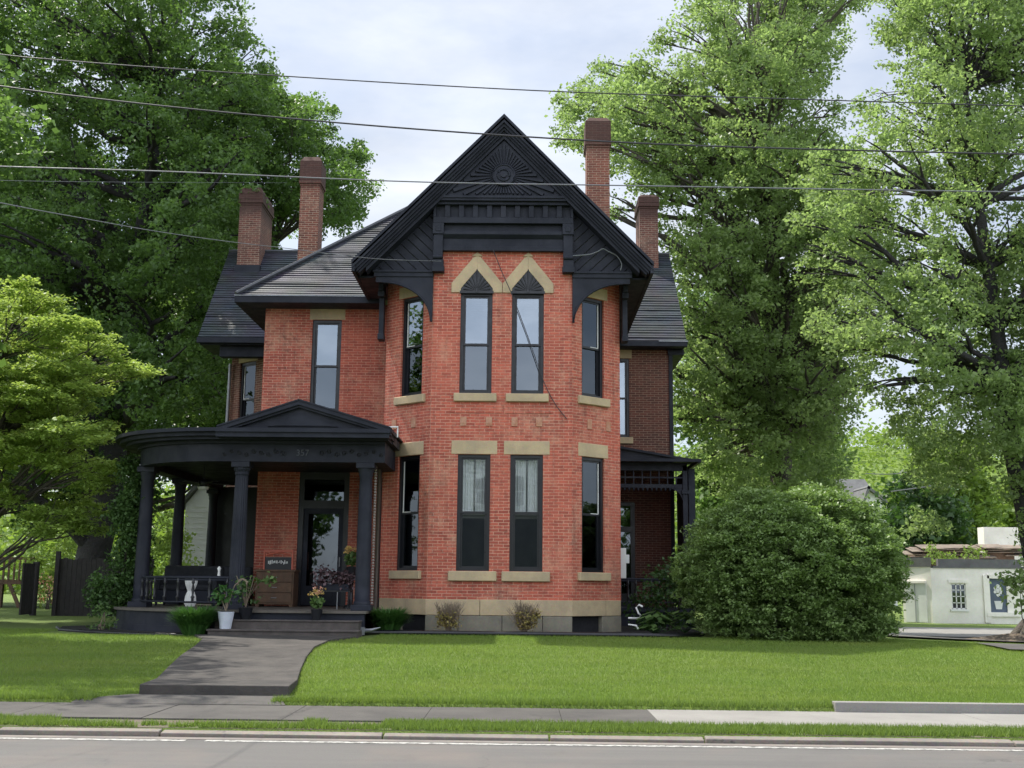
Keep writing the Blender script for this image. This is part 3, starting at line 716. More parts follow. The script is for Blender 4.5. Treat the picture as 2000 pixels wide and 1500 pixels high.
# front door with transom
def door():
    d = MB(); y = 28.8
    d.box(dX0, dX0+.13, y+.03, y+.16, 1.0, 4.42); d.box(dX1-.13, dX1, y+.03, y+.16, 1.0, 4.42); d.box(dX0+.13, dX1-.13, y+.03, y+.16, 4.12, 4.42); d.box(dX0+.13, dX1-.13, y+.03, y+.14, 3.40, 3.60)
    o = d.build('front_door', 'black2', H)
    l = MB(); a, b = dX0+.13, dX1-.13; l.box(a, a+.12, y+.07, y+.115, 1.02, 3.4); l.box(b-.12, b, y+.07, y+.115, 1.02, 3.4); l.box(a+.12, b-.12, y+.07, y+.115, 3.27, 3.4); l.box(a+.12, b-.12, y+.07, y+.115, 1.02, 1.5)
    l.box(a+.2, b-.2, y+.055, y+.07, 1.1, 1.42); l.build('door_leaf', 'black', o, bevel=.004)
    g = MB(); g.box(a+.12, b-.12, y+.09, y+.096, 1.5, 3.27); g.build('pane', 'glass_door', o)
    g = MB(); g.box(dX0+.15, dX1-.15, y+.09, y+.096, 3.6, 4.1); g.build('transom_pane', 'glass_door', o)
    h = MB(); h.tube([(b-.06, y+.07, 2.0), (b-.06, y+.02, 2.0)], .012); h.tube([(b-.06, y+.02, 1.97), (b-.06, y+.02, 2.2)], .014); h.build('handle', 'metal', o)
door()

# ---------------- roofs
def roof_courses(mb, a, b, c, d, step=.13, lift=.022, t=.09):
    """slope quad a-b eave (left to right), d-c ridge; built as overlapping courses"""
    a, b, c, d = map(V, (a, b, c, d)); nrm = (b-a).cross(d-a).normalized()
    Ls = ((d-a).length+(c-b).length)/2; n = max(2, int(Ls/step))
    for i in range(n):
        t0, t1 = i/n, (i+1)/n
        p0, p1 = a.lerp(d, t0), b.lerp(c, t0); q0, q1 = a.lerp(d, t1), b.lerp(c, t1)
        j = lift*random.uniform(.7, 1.3)
        m = max(1, int((p1-p0).length/.9)); js = [j*random.uniform(.6, 1.4) for _ in range(m+1)]
        for k in range(m):
            u0, u1 = k/m, (k+1)/m
            P0, P1, Q0, Q1 = p0.lerp(p1, u0)+nrm*js[k], p0.lerp(p1, u1)+nrm*js[k+1], q0.lerp(q1, u0), q0.lerp(q1, u1)
            mb.poly([P0, P1, Q1, Q0]); mb.poly([p0.lerp(p1, u0), p0.lerp(p1, u1), P1, P0])
    mb.slab([p-nrm*.004 for p in (a, b, c, d)], t)
rf = MB()
# cross roof
RX0, RX1, RY, RZ, EZ = -9.6, 4.72, 36.3, 12.2, 8.64
roof_courses(rf, (RX0, 33.0, EZ), (RX1, 33.0, EZ), (RX1-.05, RY, RZ), (RX0-.1, RY, RZ))
roof_courses(rf, (RX1, 39.6, EZ), (RX0, 39.6, EZ), (RX0-.1, RY, RZ), (RX1-.05, RY, RZ), step=.5)
# left hip
roof_courses(rf, (-7.25, 28.2, 8.70), (-2.6, 28.2, 8.70), (-1.4, 31.85, 12.28), (-3.3, 31.85, 12.28))
roof_courses(rf, (-7.25, 34.0, 8.70), (-7.25, 28.2, 8.70), (-3.3, 31.85, 12.28), (-3.3, 36.0, 12.28), step=.3)
rf.poly([(-3.3, 31.85, 12.28), (-1.4, 31.85, 12.28), (-1.4, 36, 12.28), (-3.3, 36, 12.28)])
rfo = rf.build('roof', 'shingle', H)
hc = MB(); hc.tube([(-7.3, 28.16, 8.74), (-5.3, 30.0, 10.53), (-3.3, 31.85, 12.32)], .055, 6, smooth=False); hc.tube([(RX0-.1, RY, RZ+.02), (RX1-.05, RY, RZ+.02)], .06, 6, smooth=False); hc.build('ridge_cap', 'hipcap', rfo)
# front gable roof (two slopes), tips at +-3.44
GY, TIPX, TIPZ, PKZ = 25.36, 3.44, 8.80, 12.34
gr = MB()
roof_courses(gr, (BX-TIPX, 31.5, TIPZ), (BX-TIPX, GY, TIPZ), (BX, GY, PKZ), (BX, 36, PKZ), step=.16, t=.06)
roof_courses(gr, (BX+TIPX, GY, TIPZ), (BX+TIPX, 34, TIPZ), (BX, 36, PKZ), (BX, GY, PKZ), step=.16, t=.06)
gro = gr.build('gable_roof', 'shingle', H)
# eaves, gutters, soffits
for grp in (((-7.32, -3.6, 28.12, 28.24, 8.50, 8.68), (-7.32, -7.2, 28.24, 33.0, 8.50, 8.68), (-7.2, -3.6, 28.24, 28.8, 8.50, 8.56), (-7.2, -6.67, 28.8, 33, 8.50, 8.56)),
            ((2.3, RX1+.02, 32.92, 33.04, 8.46, 8.62), (CX1, RX1-.05, 33.04, 33.5, 8.46, 8.52), (RX1-.5, RX1-.02, 33.4, 39.3, 8.3, 8.46)),
            ((RX0-.02, -6.9, 32.92, 33.04, 8.46, 8.62), (RX0+.05, -6.9, 33.04, 34.6, 8.42, 8.5), (-9.0, -6.67, 33.2, 33.5, 8.1, 8.46))):
    ev = MB()
    for q_ in grp: ev.box(*q_)
    ev.build('eaves', 'black', H, bevel=.01)
for q_ in ((-7.33, -4.0, 28.105, 28.125, 8.672, 8.69), (3.9, RX1+.03, 32.9, 32.925, 8.60, 8.625)): wl = MB(); wl.box(*q_); wl.build('drip_edge', 'metal', H)
for s in (-1, 1):   # gable side eaves: soffit + fascia running back
    gs = MB()
    x1 = BX+s*TIPX; x2 = BX+s*2.79; a, b = sorted((x1, x2)); yb = 28.2 if s < 0 else 33.2
    c_, d_ = sorted((x1, x1-s*.07)); gs.box(c_, d_, GY+.02, yb, TIPZ-.22, TIPZ-.03)
    gs.box(min(x1-s*.07, x2), max(x1-s*.07, x2), 26.05, yb, TIPZ-.20, TIPZ-.15)
    gs.build('gable_soffit', 'black', H)

# gable front: everything is one part 'gable' with sub-parts
gb = MB()
sl = (PKZ-TIPZ)/TIPX
zr = lambda x: PKZ-abs(x-BX)*sl
gb.prism_y([(BX-2.98, 8.66), (BX+2.98, 8.66), (BX+2.98, zr(BX+2.98)-.1), (BX, PKZ-.1), (BX-2.98, zr(BX-2.98)-.1)], 26.0-.03, 26.06)
# cut by the bay brick: frieze covers above; brick visible below 9.23 between pilasters
gable = None
GX0, GX1 = FX0, FX1
gb = MB()
for s in (-1, 1):
    xo, xi = BX+s*2.98, BX+s*1.61
    pts = [(xo, 8.62), (xi, 8.62), (xi, zr(xi)-.2), (xo, zr(xo)-.12)]
    gb.prism_y(pts if s < 0 else pts[::-1], 25.96, 26.04)
gb.prism_y([(GX0, 9.23), (GX1, 9.23), (GX1, zr(GX1)-.2), (BX, PKZ-.2), (GX0, zr(GX0)-.2)], 25.955, 26.05)
gable = gb.build('gable', 'black', H)
# diagonal board grooves as real battens
for s in (-1, 1):
    db = MB()
    xo, xi = 2.90, 1.66
    for k in range(-6, 11):
        # board seam lines parallel to the opposite rake: local coords t across
        c = 8.75+.26*k+1.2
        # line: z = c - (q) * 1.0 where q = dist from xi outward (descending outward->steep)
        pts = []
        for q in np.linspace(0, xo-xi, 26):
            z = c-2.2+q*(-.95)+1.2 if False else c-1.1-(xo-xi-q)*.95
            X = xi+q
            if 8.74 < z < zr(BX+X)-.42: pts.append((BX+s*X, z))
        if len(pts) > 1: db.tube([(pts[0][0], 25.957, pts[0][1]), (pts[-1][0], 25.957, pts[-1][1])], .012, 4, smooth=False)
    db.build('diagonal_boards', 'black2', gable)
# ledger + spandrel brackets under it
for s in (-1, 1):
    ld = MB()
    a, b = sorted((BX+s*3.0, BX+s*1.62)); ld.box(a, b, 25.90, 26.06, 8.60, 8.74); ld.box(a-.02, b, 25.87, 25.9, 8.70, 8.755)
    ld.build('ledger', 'black', gable, bevel=.008)
for s in (-1, 1):
    sp = MB()
    # quarter arch: top z 8.60, inner edge x=1.61 down to z 7.55, outer end x 2.86
    xi, xo, zt, zb = 1.62, 2.95, 8.60, 7.55; pts = [(xi, zt), (xi, zb)]
    for k in range(13):
        t = k/12*PI/2; pts.append((xo-.16-(xo-.16-xi-.03)*math.cos(t), zb+(zt-.13-zb)*math.sin(t)))
    pts += [(xo, zt-.13), (xo, zt)]
    P = [(BX+s*x, z) for x, z in pts]
    if s < 0: P = P[::-1]
    # fan of convex quads
    top_ = [(BX+s*xi, zt)]
    prof = pts[1:-1]
    for (p, q) in zip(prof, prof[1:]):
        qa = [(BX+s*p[0], p[1]), (BX+s*q[0], q[1]), (BX+s*q[0], zt), (BX+s*p[0], zt)]
        if abs(q[0]-p[0]) < 1e-6: continue
        sp.prism_y(qa if s > 0 else qa[::-1], 25.93, 26.0)
    arc = [(BX+s*p[0], 25.925, p[1]) for p in pts[1:-2]]
    sp.tube(arc, .028, 6)
    sp.build('spandrel_bracket', 'black', gable)
# carved side brackets running back at the bay's rear corners
for s in (-1, 1):
    cbk = MB()
    x = BX+s*2.90; a, b = x-.06, x+.06
    cbk.box(a, b, 26.75, 27.0, 7.35, 8.60); cbk.box(a-.02, b+.02, 26.6, 27.02, 8.30, 8.44); cbk.box(a-.015, b+.015, 26.7, 27.02, 7.28, 7.42); cbk.box(a, b, 26.55, 27, 8.44, 8.60)
    cbk.build('corner_bracket', 'black', gable, bevel=.012)
# pilaster brackets and frieze mouldings
for s in (-1, 1):
    pl = MB()
    x = BX+s*1.51; a, b = x-.11, x+.11
    pl.box(a, b, 25.80, 25.96, 9.0, 9.86); pl.box(a-.02, b+.02, 25.76, 25.96, 9.60, 9.86); pl.box(a+.05, b-.05, 25.745, 25.76, 9.66, 9.79)
    pl.box(a-.02, b+.04, 25.78, 25.99, 8.70, 8.84); pl.box(a, b+.02, 25.80, 25.99, 8.84, 9.0); pl.tube([(a, 25.80, 9.05), (b, 25.80, 9.05)], .05, 8)
    pl.build('pilaster', 'black', gable, bevel=.01)
fz = MB(); fa, fb = BX-1.40, BX+1.40
fz.box(fa, fb, 25.90, 25.955, 9.26, 9.86); fz.box(fa, fb, 25.80, 25.9, 9.60, 9.66); fz.box(fa, fb, 25.84, 25.9, 9.66, 9.70); fz.box(fa, fb, 25.85, 25.95, 9.22, 9.28); fz.box(fa, fb, 25.86, 25.9, 9.28, 9.33)
fz.slab([(fa, 25.80, 9.60), (fb, 25.80, 9.60), (fb, 25.89, 9.52), (fa, 25.89, 9.52)][::-1], .01)
fz.build('frieze', 'black', gable, bevel=.006)
pn = MB(); pa, pb = BX-1.63, BX+1.63
pn.box(pa, pb, 25.70, 25.95, 10.29, 10.36); pn.box(pa-.03, pb+.03, 25.62, 25.95, 10.36, 10.43); pn.box(pa, pb, 25.76, 25.95, 9.86, 10.0)
n = 10; pitch = (pb-pa)/n
for i in range(n+1):
    x = pa+i*pitch; w_ = pitch*.36; a, b = max(pa, x-w_/2), min(pb, x+w_/2); pn.box(a, b, 25.755, 25.95, 10.0, 10.29)
pn.box(pa, pb, 25.84, 25.95, 10.0, 10.29)
pn.build('square_panel', 'black', gable, bevel=.006)
# sunburst
sbm = MB(); T0, T1, TA, TB = BX-1.37, BX+1.37, 11.80, 10.45
cxs, czs = BX, 10.98
SY = 25.66
sbm.prism_y([(BX-1.42, TB-.02), (BX+1.42, TB-.02), (BX, TA+.05)], SY, 25.955)
sbm.box(BX-1.42, BX+1.42, SY-.07, SY, TB-.03, TB+.02)
nr = 40
for i in range(nr):
    t = 2*PI*i/nr+PI/nr*0; dx, dz = math.cos(t), math.sin(t)
    # distance to the triangle
    m_ = (TA-TB)/1.37; best = 9
    if dz < 0: best = min(best, (TB+.04-czs)/dz)
    for s in (-1, 1):
        den = dz+m_*s*dx
        if den > 1e-6: best = min(best, (TA-.02-czs)/den)
    r0, r1 = .29, best-.03
    if r1 < r0+.03: continue
    hs = PI/nr; a0, a1 = r0*hs*.62, r1*hs*.56; nx, nz = -dz, dx; P = lambda r, o_, y: (cxs+dx*r+nx*o_, y, czs+dz*r+nz*o_)
    vs = [P(r0, -a0, SY+.001), P(r0, a0, SY+.001), P(r1, a1, SY+.001), P(r1, -a1, SY+.001), P(r0, -a0*.6, SY-.03), P(r0, a0*.6, SY-.03), P(r1-.02, a1*.7, SY-.055), P(r1-.02, -a1*.7, SY-.055)]
    sbm.faces(vs, [(4, 5, 6, 7), (0, 4, 7, 3), (5, 1, 2, 6), (3, 7, 6, 2), (0, 1, 5, 4)])
def disc(mb, r, y0, y1, n=28):
    vs = [(cxs+r*math.cos(2*PI*k/n), y0, czs+r*math.sin(2*PI*k/n)) for k in range(n)]+[(cxs+r*math.cos(2*PI*k/n), y1, czs+r*math.sin(2*PI*k/n)) for k in range(n)]
    mb.faces(vs, [tuple(range(n)), tuple(range(2*n-1, n-1, -1))]+[(k, k+n, (k+1) % n+n, (k+1) % n) for k in range(n)])
disc(sbm, .27, SY-.055, SY)
tor = [(cxs+.25*math.cos(2*PI*k/28), SY-.055, czs+.25*math.sin(2*PI*k/28)) for k in range(29)]; sbm.tube(tor, .022, 6, cap=False)
tor = [(cxs+.14*math.cos(2*PI*k/24), SY-.055, czs+.14*math.sin(2*PI*k/24)) for k in range(25)]; sbm.tube(tor, .03, 6, cap=False)
disc(sbm, .07, SY-.09, SY-.055)
sbm.build('sunburst', 'black', gable)
# rake boards, stepped
rk = MB()
def rake(o0, o1, y0, y1, cut=0):
    """board following both rakes: o0,o1 vertical offsets below the roof line"""
    for s in (-1, 1):
        x = BX+s*(TIPX-cut); q = [(x, zr(x)-o1), (BX, PKZ-o1), (BX, PKZ-o0), (x, zr(x)-o0)]
        rk.prism_y(q if s < 0 else q[::-1], y0, y1)
rake(-.03, .05, GY-.04, 25.7); rake(.05, .16, GY, 25.7); rake(.16, .24, GY+.06, 25.72, .06); rake(.24, .31, GY+.12, 25.74, .1); rake(.31, .37, GY+.18, 25.8, .14)
rake(.37, .47, GY+.24, 25.95, .30)
rk.build('rake_board', 'black', gable)
for s in (-1, 1):   # underside of the overhang
    us = MB()
    x = BX+s*(TIPX-.05); us.slab([(x, GY+.2, zr(x)-.16), (x, 26.05, zr(x)-.16), (BX, 26.05, PKZ-.16), (BX, GY+.2, PKZ-.16)][::(1 if s > 0 else -1)], .03)
    us.build('rake_soffit', 'black2', gable)

# ---------------- chimneys
def chimney(x0, x1, yf, dep, z0, z1, cap=.5, mat='chimney', bev=.16, over=.05):
    c = MB(); c.box(x0, x1, yf, yf+dep, z0, z1-cap)
    o = c.build('chimney', mat, H)
    k = MB(); zc = z1-cap
    for i, (ov, h) in enumerate(((.02, .07), (over, .12))): k.box(x0-ov, x1+ov, yf-ov, yf+dep+ov, zc, zc+h-.001); zc += h
    xa, xb, ya, yb = x0-over+.01, x1+over-.01, yf-over+.01, yf+dep+over-.01; hb = z1-bev
    k.box(xa, xb, ya, yb, zc, hb)
    b = .1; vs = [(xa, ya, hb), (xb, ya, hb), (xb, yb, hb), (xa, yb, hb), (xa+b, ya+b, z1), (xb-b, ya+b, z1), (xb-b, yb-b, z1), (xa+b, yb-b, z1)]
    k.faces(vs, [(0, 1, 5, 4), (1, 2, 6, 5), (2, 3, 7, 6), (3, 0, 4, 7), (4, 5, 6, 7)])
    k.build('chimney_cap', mat, o, bevel=.02)
    m_ = MB(); m_.box(x0-.03, x1+.03, yf-.03, yf+dep+.03, z0, z0+.0); return o
a = at(463, 505, 35.5); b = at(506, 505, 35.5); chimney(a.x, b.x, 35.5, 1.6, 9.6, at(490, 365, 35.5).z, .62, 'chimney_low', .22)
fl_ = MB(); fl_.box(a.x-.05, b.x+.05, 35.43, 35.9, 9.6, 11.52); fl_.build('chimney_flashing', 'black', H)
a = at(581, 505, 33.2); b = at(619, 505, 33.2); chimney(a.x, b.x, 33.2, .7, 9.6, at(600, 305, 33.2).z, .95, 'chimney', .16)
a = at(1146, 420, 30); b = at(1191, 420, 30); chimney(a.x, b.x, 30, .75, 8.5, at(1165, 228, 30).z, .9, 'chimney', .14)
a = at(1250, 500, 35.75); b = at(1286, 500, 35.75); chimney(a.x, b.x, 35.75, 1.3, 9.6, at(1265, 379, 35.75).z, .5, 'chimney_low', .1)

# ---------------- curved front porch
PC = (-6.5, 27.2)
def ppath(r, xr=-3.0, n=14, back=33.0):
    pts = [(xr, PC[1]-r)]+[(PC[0]-r*math.sin(t), PC[1]-r*math.cos(t)) for t in [PI/2*k/n for k in range(n+1)]]+[(PC[0]-r, back)]
    return pts
def pband(mb, r0, r1, z0, z1, xr=-3.0, smooth=False, **kw):
    A, B = ppath(r0, xr, **kw), ppath(r1, xr, **kw); n = len(A)
    vs = [(x, y, z0) for x, y in A]+[(x, y, z0) for x, y in B]+[(x, y, z1) for x, y in A]+[(x, y, z1) for x, y in B]
    fs = []
    for i in range(n-1):
        fs += [(n+i, n+i+1, i+1, i), (2*n+i, 2*n+i+1, 3*n+i+1, 3*n+i), (n+i, 3*n+i, 3*n+i+1, n+i+1)[::-1], (i, i+1, 2*n+i+1, 2*n+i)[::-1]]
    fs += [(0, 2*n, 3*n, n), (n-1, 2*n-1, 4*n-1, 3*n-1)]
    mb.faces(vs, fs)
PH = 1.0
en = MB(); pband(en, 2.12, 2.48, 4.14, 4.52); pband(en, 2.0, 2.56, 4.52, 4.58)
PO = en.build('porch', 'black', H)
co = MB(); pband(co, 2.0, 2.82, 4.58, 4.64, xr=-2.9); pband(co, 2.0, 2.95, 4.64, 4.72, xr=-2.85); pband(co, 2.0, 3.06, 4.72, 4.80, xr=-2.8); co.build('porch_cornice', 'black', PO)
# right return of the entablature
rt = MB(); rt.box(-3.3, -3.0, 25.08, 28.8, 4.14, 4.58); rt.box(-3.3, -2.88, 25.1, 26.5, 4.6, 4.78); rt.build('porch_return', 'black', PO)
prf = MB(); out = ppath(3.0, -2.85); 
inn = [(-3.4, 28.78)]+[(LX+.02-.0*i, 28.78) for i in range(15)]+[(LX+.02, 33.0)]
for i in range(len(out)-1):
    prf.poly([(*out[i], 4.805), (*inn[i], 5.2), (*inn[i+1], 5.2), (*out[i+1], 4.805)][::-1] if inn[i] != inn[i+1] else [(*out[i], 4.805), (*out[i+1], 4.805), (*inn[i], 5.2)][::-1])
prf.box(-4.0, -3.35, 28.3, 28.78, 5.0, 5.42)
pr_o = prf.build('porch_roof', 'porchroof', PO)
ce = MB(); 
A = ppath(2.2, -3.2); 
for i in range(len(A)-1):
    ce.poly([(*A[i], 4.3), (*A[i+1], 4.3), (*inn[i+1], 4.3), (*inn[i], 4.3)] if inn[i] != inn[i+1] else [(*A[i], 4.3), (*A[i+1], 4.3), (*inn[i], 4.3)])
ce.build('porch_ceiling', 'black', PO)
# pediment
pd = MB(); px0, px1, pxa, pza, pzb = -6.5, -2.9, -4.78, 5.36, 4.78; yF = 24.12
pd.prism_y([(px0+.15, pzb), (px1-.15, pzb), (pxa, pza-.10)], yF+.10, yF+.2)
pd.prism_y([(px0+1.05, pzb+.06), (px1-1.05, pzb+.06), (pxa, pza-.26)], yF+.06, yF+.11)
pd.prism_y([(px0+1.2, pzb+.075), (px1-1.2, pzb+.075), (pxa, pza-.31)], yF+.045, yF+.07)
for (xa, za, xb, zb_) in ((px0, pzb+.0, pxa, pza), (pxa, pza, px1+.08, pzb)):
    pd.prism_y([(xa, za-.07), (xb, zb_-.07), (xb, zb_+.02), (xa, za+.02)], yF-.06, yF+.25)
    pd.prism_y([(xa, za-.12), (xb, zb_-.12), (xb, zb_-.07), (xa, za-.07)], yF, yF+.22)
    pd.slab([(xa, yF-.08, za+.05), (xb, yF-.08, zb_+.05), (xb, 28.78, zb_+.05), (xa, 28.78, za+.05)], .03)
pd.box(px0-.02, px1+.05, yF-.03, yF+.3, 4.60, 4.70); pd.box(px0-.02, px1+.07, yF-.08, yF+.3, 4.70, 4.78)
pd.build('pediment', 'black', PO)
# frieze ornament around the house number (low relief scrolls)
orn = MB(); rd = random.Random(4); yb_ = PC[1]-2.48
for sx in (-1, 1):
    for k in range(9):
        cx_ = -4.78+sx*(.42+.16*k); cz_ = 4.33+.04*math.sin(k*2.1); r_ = .065*(1-.04*k)
        orn.tube([(cx_+r_*(1-j/14)*math.cos(j*.8), yb_-.008, cz_+r_*(1-j/14)*math.sin(j*.8)*sx) for j in range(12)], .011, 5)
orn.build('frieze_ornament', 'black2', PO)
def text(name, s, size, loc, mat, parent, ext=.006):
    cu = bpy.data.curves.new(name, 'FONT'); cu.body = s; cu.size = size; cu.extrude = ext; cu.align_x = 'CENTER'; cu.align_y = 'CENTER'
    o = bpy.data.objects.new(name, cu); C.objects.link(o); dg = bpy.context.evaluated_depsgraph_get()
    me = bpy.data.meshes.new_from_object(o.evaluated_get(dg)); bpy.data.objects.remove(o)
    me.materials.clear(); me.materials.append(M[mat]); q = bpy.data.objects.new(name, me); C.objects.link(q); q.parent = parent
    q.location = V(loc)-wloc(parent); q.rotation_euler = (PI/2, 0, 0); return q
text('house_number', '357', .19, (-4.78, yb_-.012, 4.33), 'grey_paint', PO)

def column(x, y, r=.165, z0=PH, z1=4.14, flute=0, n=20):
    c = MB(); h = z1-z0
    prof = [(z0+.12, r*1.12), (z0+.17, r*1.14), (z0+.2, r*1.02)]+[(z0+.2+(h-.5)*k/8, r*(1-.17*(k/8)**1.6)) for k in range(9)]+[(z1-.26, r*.95), (z1-.22, r*.9), (z1-.16, r*1.08), (z1-.12, r*1.1)]
    c.lathe(x, y, prof, n, not flute, flute)
    o = c.build('column', 'black', PO)
    b = MB(); b.box(x-r*1.3, x+r*1.3, y-r*1.3, y+r*1.3, z0, z0+.12); b.build('plinth', 'black', PO, bevel=.01)
    b = MB(); b.box(x-r*1.2, x+r*1.2, y-r*1.2, y+r*1.2, z1-.12, z1); b.build('capital', 'black', PO, bevel=.01)
th = math.radians(66)
cl_xy = (PC[0]-2.3*math.sin(th), PC[1]-2.3*math.cos(th))
column(-3.42, 24.92); column(-6.12, 24.92, flute=.07, n=40); column(*cl_xy); column(-8.75, 29.3, .15); column(-8.78, 32.6, .14)
column(-3.42, 28.55, .13)
# floor and skirt
flr = MB(); A = ppath(2.85, -3.25); pts = A+[(LX, 33), (LX, 28.8), (-3.25, 28.8)]
flr.prism_z(pts[::-1], PH-.05, PH); flr.build('porch_floor', plain('porch_boards', (.12, .105, .085), (.08, .07, .06), .7, 3, .3), PO)
sk = MB(); pband(sk, 2.6, 2.78, .40, PH-.05, xr=-3.3); pband(sk, 2.7, 2.82, .40, .66, xr=-6.4); sk.build('porch_skirt', 'black', PO)
# steps
st = MB(); st.box(-6.35, -3.32, 23.68, 24.45, .38, .62); st.box(-6.3, -3.35, 24.0, 24.5, .62, .80); st.box(-6.38, -3.30, 23.655, 24.02, .595, .635); st.box(-6.33, -3.33, 23.975, 24.4, .785, .815)
st.build('porch_steps', 'step', PO, bevel=.012)
# railing
def railing(pts, z0, zt, zb, nb, parent=PO):
    r = MB(); r.tube([(x, y, zt) for x, y in pts], .032, 8); r.tube([(x, y, zt-.05) for x, y in pts], .02, 6); r.tube([(x, y, zb) for x, y in pts], .024, 6)
    o = r.build('railing', 'black', parent); tot = [0]
    for p, q in zip(pts, pts[1:]): tot.append(tot[-1]+math.dist(p, q))
    for k in range(nb):
        s = tot[-1]*(k+.5)/nb; i = max(j for j in range(len(tot)-1) if tot[j] <= s); t = (s-tot[i])/(tot[i+1]-tot[i])
        x = pts[i][0]+(pts[i+1][0]-pts[i][0])*t; y = pts[i][1]+(pts[i+1][1]-pts[i][1])*t; h = zt-zb
        b = MB(); b.lathe(x, y, [(zb, .03), (zb+h*.15, .03), (zb+h*.2, .045), (zb+h*.28, .02), (zb+h*.5, .036), (zb+h*.72, .018), (zb+h*.8, .04), (zb+h*.86, .028), (zt, .028)], 8)
        b.build('baluster', 'black2', parent)
arc = [(PC[0]-2.3*math.sin(t), PC[1]-2.3*math.cos(t)) for t in [th*k/10 for k in range(11)]]
railing([(-6.12, 24.92)]+arc, PH, 1.66, 1.14, 8)
arc = [(PC[0]-2.3*math.sin(t), PC[1]-2.3*math.cos(t)) for t in [th+(PI/2-th)*k/5 for k in range(6)]]+[(-8.8, 29.3), (-8.8, 32.6)]
railing(arc, PH, 1.66, 1.14, 16)

# downspouts / attached pipes on the bay's left corner
dsp = MB(); p = at(742, 900, 26.2); dsp.tube([(p.x+.05, 25.4, 4.55), (p.x, 25.9, 4.35), (p.x, 26.25, 4.15), (p.x-.02, 26.3, .6)], .05, 8); dsp.build('downspout', 'brown_metal', H)
lt = MB(); g = at(765, 835, 25.4); lt.box(-3.35, -2.75, 24.9, 24.93, 4.93, 4.96); lt.box(-2.78, -2.75, 24.93, 24.95, 4.72, 4.93); lt.build('gutter_strap', 'white', H)
mbx = MB(); p = at(1219, 1075, 27.5); mbx.box(CX1+.02, CX1+.16, 27.4, 27.6, 1.75, 2.45); mbx.box(CX1+.16, CX1+.24, 27.44, 27.56, 2.1, 2.3); mbx.build('meter_box', 'white', H, bevel=.01)

# rain chain
ch = MB(); p = at(735, 905, 25.6)
for k in range(52):
    z = 4.1-k*.062; ch.lathe(p.x, 25.55, [(z, .018), (z+.02, .034), (z+.045, .02)], 8)
top(ch.build('rain_chain', plain('chain_beads', (.32, .27, .24), (.2, .17, .16), .5, 20, .2)), label='beaded rain chain hanging between porch column and bay corner', cat='chain')

# ---------------- side porch on the right
sd = MB(); s0, s1, sy = CX1, 4.30, 30.8
sd.box(s0, s1+.06, sy, sy+.12, 4.62, 4.78); sd.box(s0, s1+.06, sy+.02, sy+.10, 4.16, 4.26); sd.box(s0, s1+.06, sy-.03, sy+.14, 4.78, 4.84)
SP = sd.build('side_porch', 'black', H)
lt_ = MB(); n = 9; pw = (s1-s0)/n
for i in range(n+1): lt_.box(s0+i*pw-.015, s0+i*pw+.015, sy+.04, sy+.07, 4.26, 4.62)
lt_.box(s0, s1, sy+.045, sy+.065, 4.42, 4.46); lt_.build('lattice_frieze', 'black', SP)
scal = MB()
for i in range(16):
    x = s0+.07+i*(s1-s0-.1)/16; scal.lathe(x, sy+.06, [(4.08, .012), (4.12, .035), (4.16, .03)], 8)
for k in range(8):
    t0, t1 = k/8*PI/2, (k+1)/8*PI/2; R = .42
    xa, za = s1-.05-R+R*math.sin(t0)*1, 4.16-R+R*math.cos(t0); xb, zb_ = s1-.05-R+R*math.sin(t1), 4.16-R+R*math.cos(t1)
    scal.prism_y([(xa, za), (xb, zb_), (xb, 4.16), (xa, 4.16)], sy+.03, sy+.09)
scal.build('scalloped_bracket', 'black', SP)
po = MB(); po.box(s1-.06, s1+.07, sy, sy+.13, 1.0, 4.78); po.box(s1-.09, s1+.10, sy-.03, sy+.16, 4.0, 4.1); po.box(s1-.09, s1+.10, sy-.03, sy+.16, 1.0, 1.15); po.box(s1+.12, s1+.30, sy+.2, sy+2.6, 1.0, 4.7)
po.build('post', 'black', SP, bevel=.01)
sr = MB(); sr.slab([(s0, 30.4, 4.92+.35), (s1+.36, 30.4, 4.86), (s1+.36, 33.5, 5.1), (s0, 33.5, 5.75)], .06)
sr.prism_y([(s0, 4.84), (s1+.3, 4.84), (s1+.3, 4.9), (s0, 5.22)], 30.5, 30.56); sr.box(s0, s1+.38, 30.36, 30.42, 4.82, 4.90); sr.box(s1+.30, s1+.38, 30.4, 33.5, 4.8, 4.9)
sr.build('side_porch_roof', 'black', SP)
sf = MB(); sf.box(s0, s1+.2, sy-.1, 33.5, .9, 1.0); sf.box(s0, s1+.2, sy-.05, sy+.05, .4, .9); sf.build('side_porch_floor', 'black', SP)
railing([(s0, sy+.06), (s1, sy+.06)], 1.0, 1.75, 1.15, 10, SP)
sdoor = MB(); wx = CX1+.1; sdoor.box(wx, wx+.12, 33.45, 33.6, 1.0, 3.95); sdoor.box(wx+.73, wx+.85, 33.45, 33.6, 1.0, 3.95); sdoor.box(wx+.12, wx+.73, 33.45, 33.6, 3.1, 3.25); sdoor.box(wx+.12, wx+.73, 33.45, 33.6, 3.85, 3.95); sdoor.box(wx+.12, wx+.73, 33.45, 33.6, 1.0, 1.35)
sdo = sdoor.build('side_door', 'black2', H); g = MB(); g.box(wx+.12, wx+.73, 33.52, 33.53, 1.35, 3.1); g.box(wx+.12, wx+.73, 33.52, 33.53, 3.25, 3.85); g.build('pane', 'glass_door', sdo)
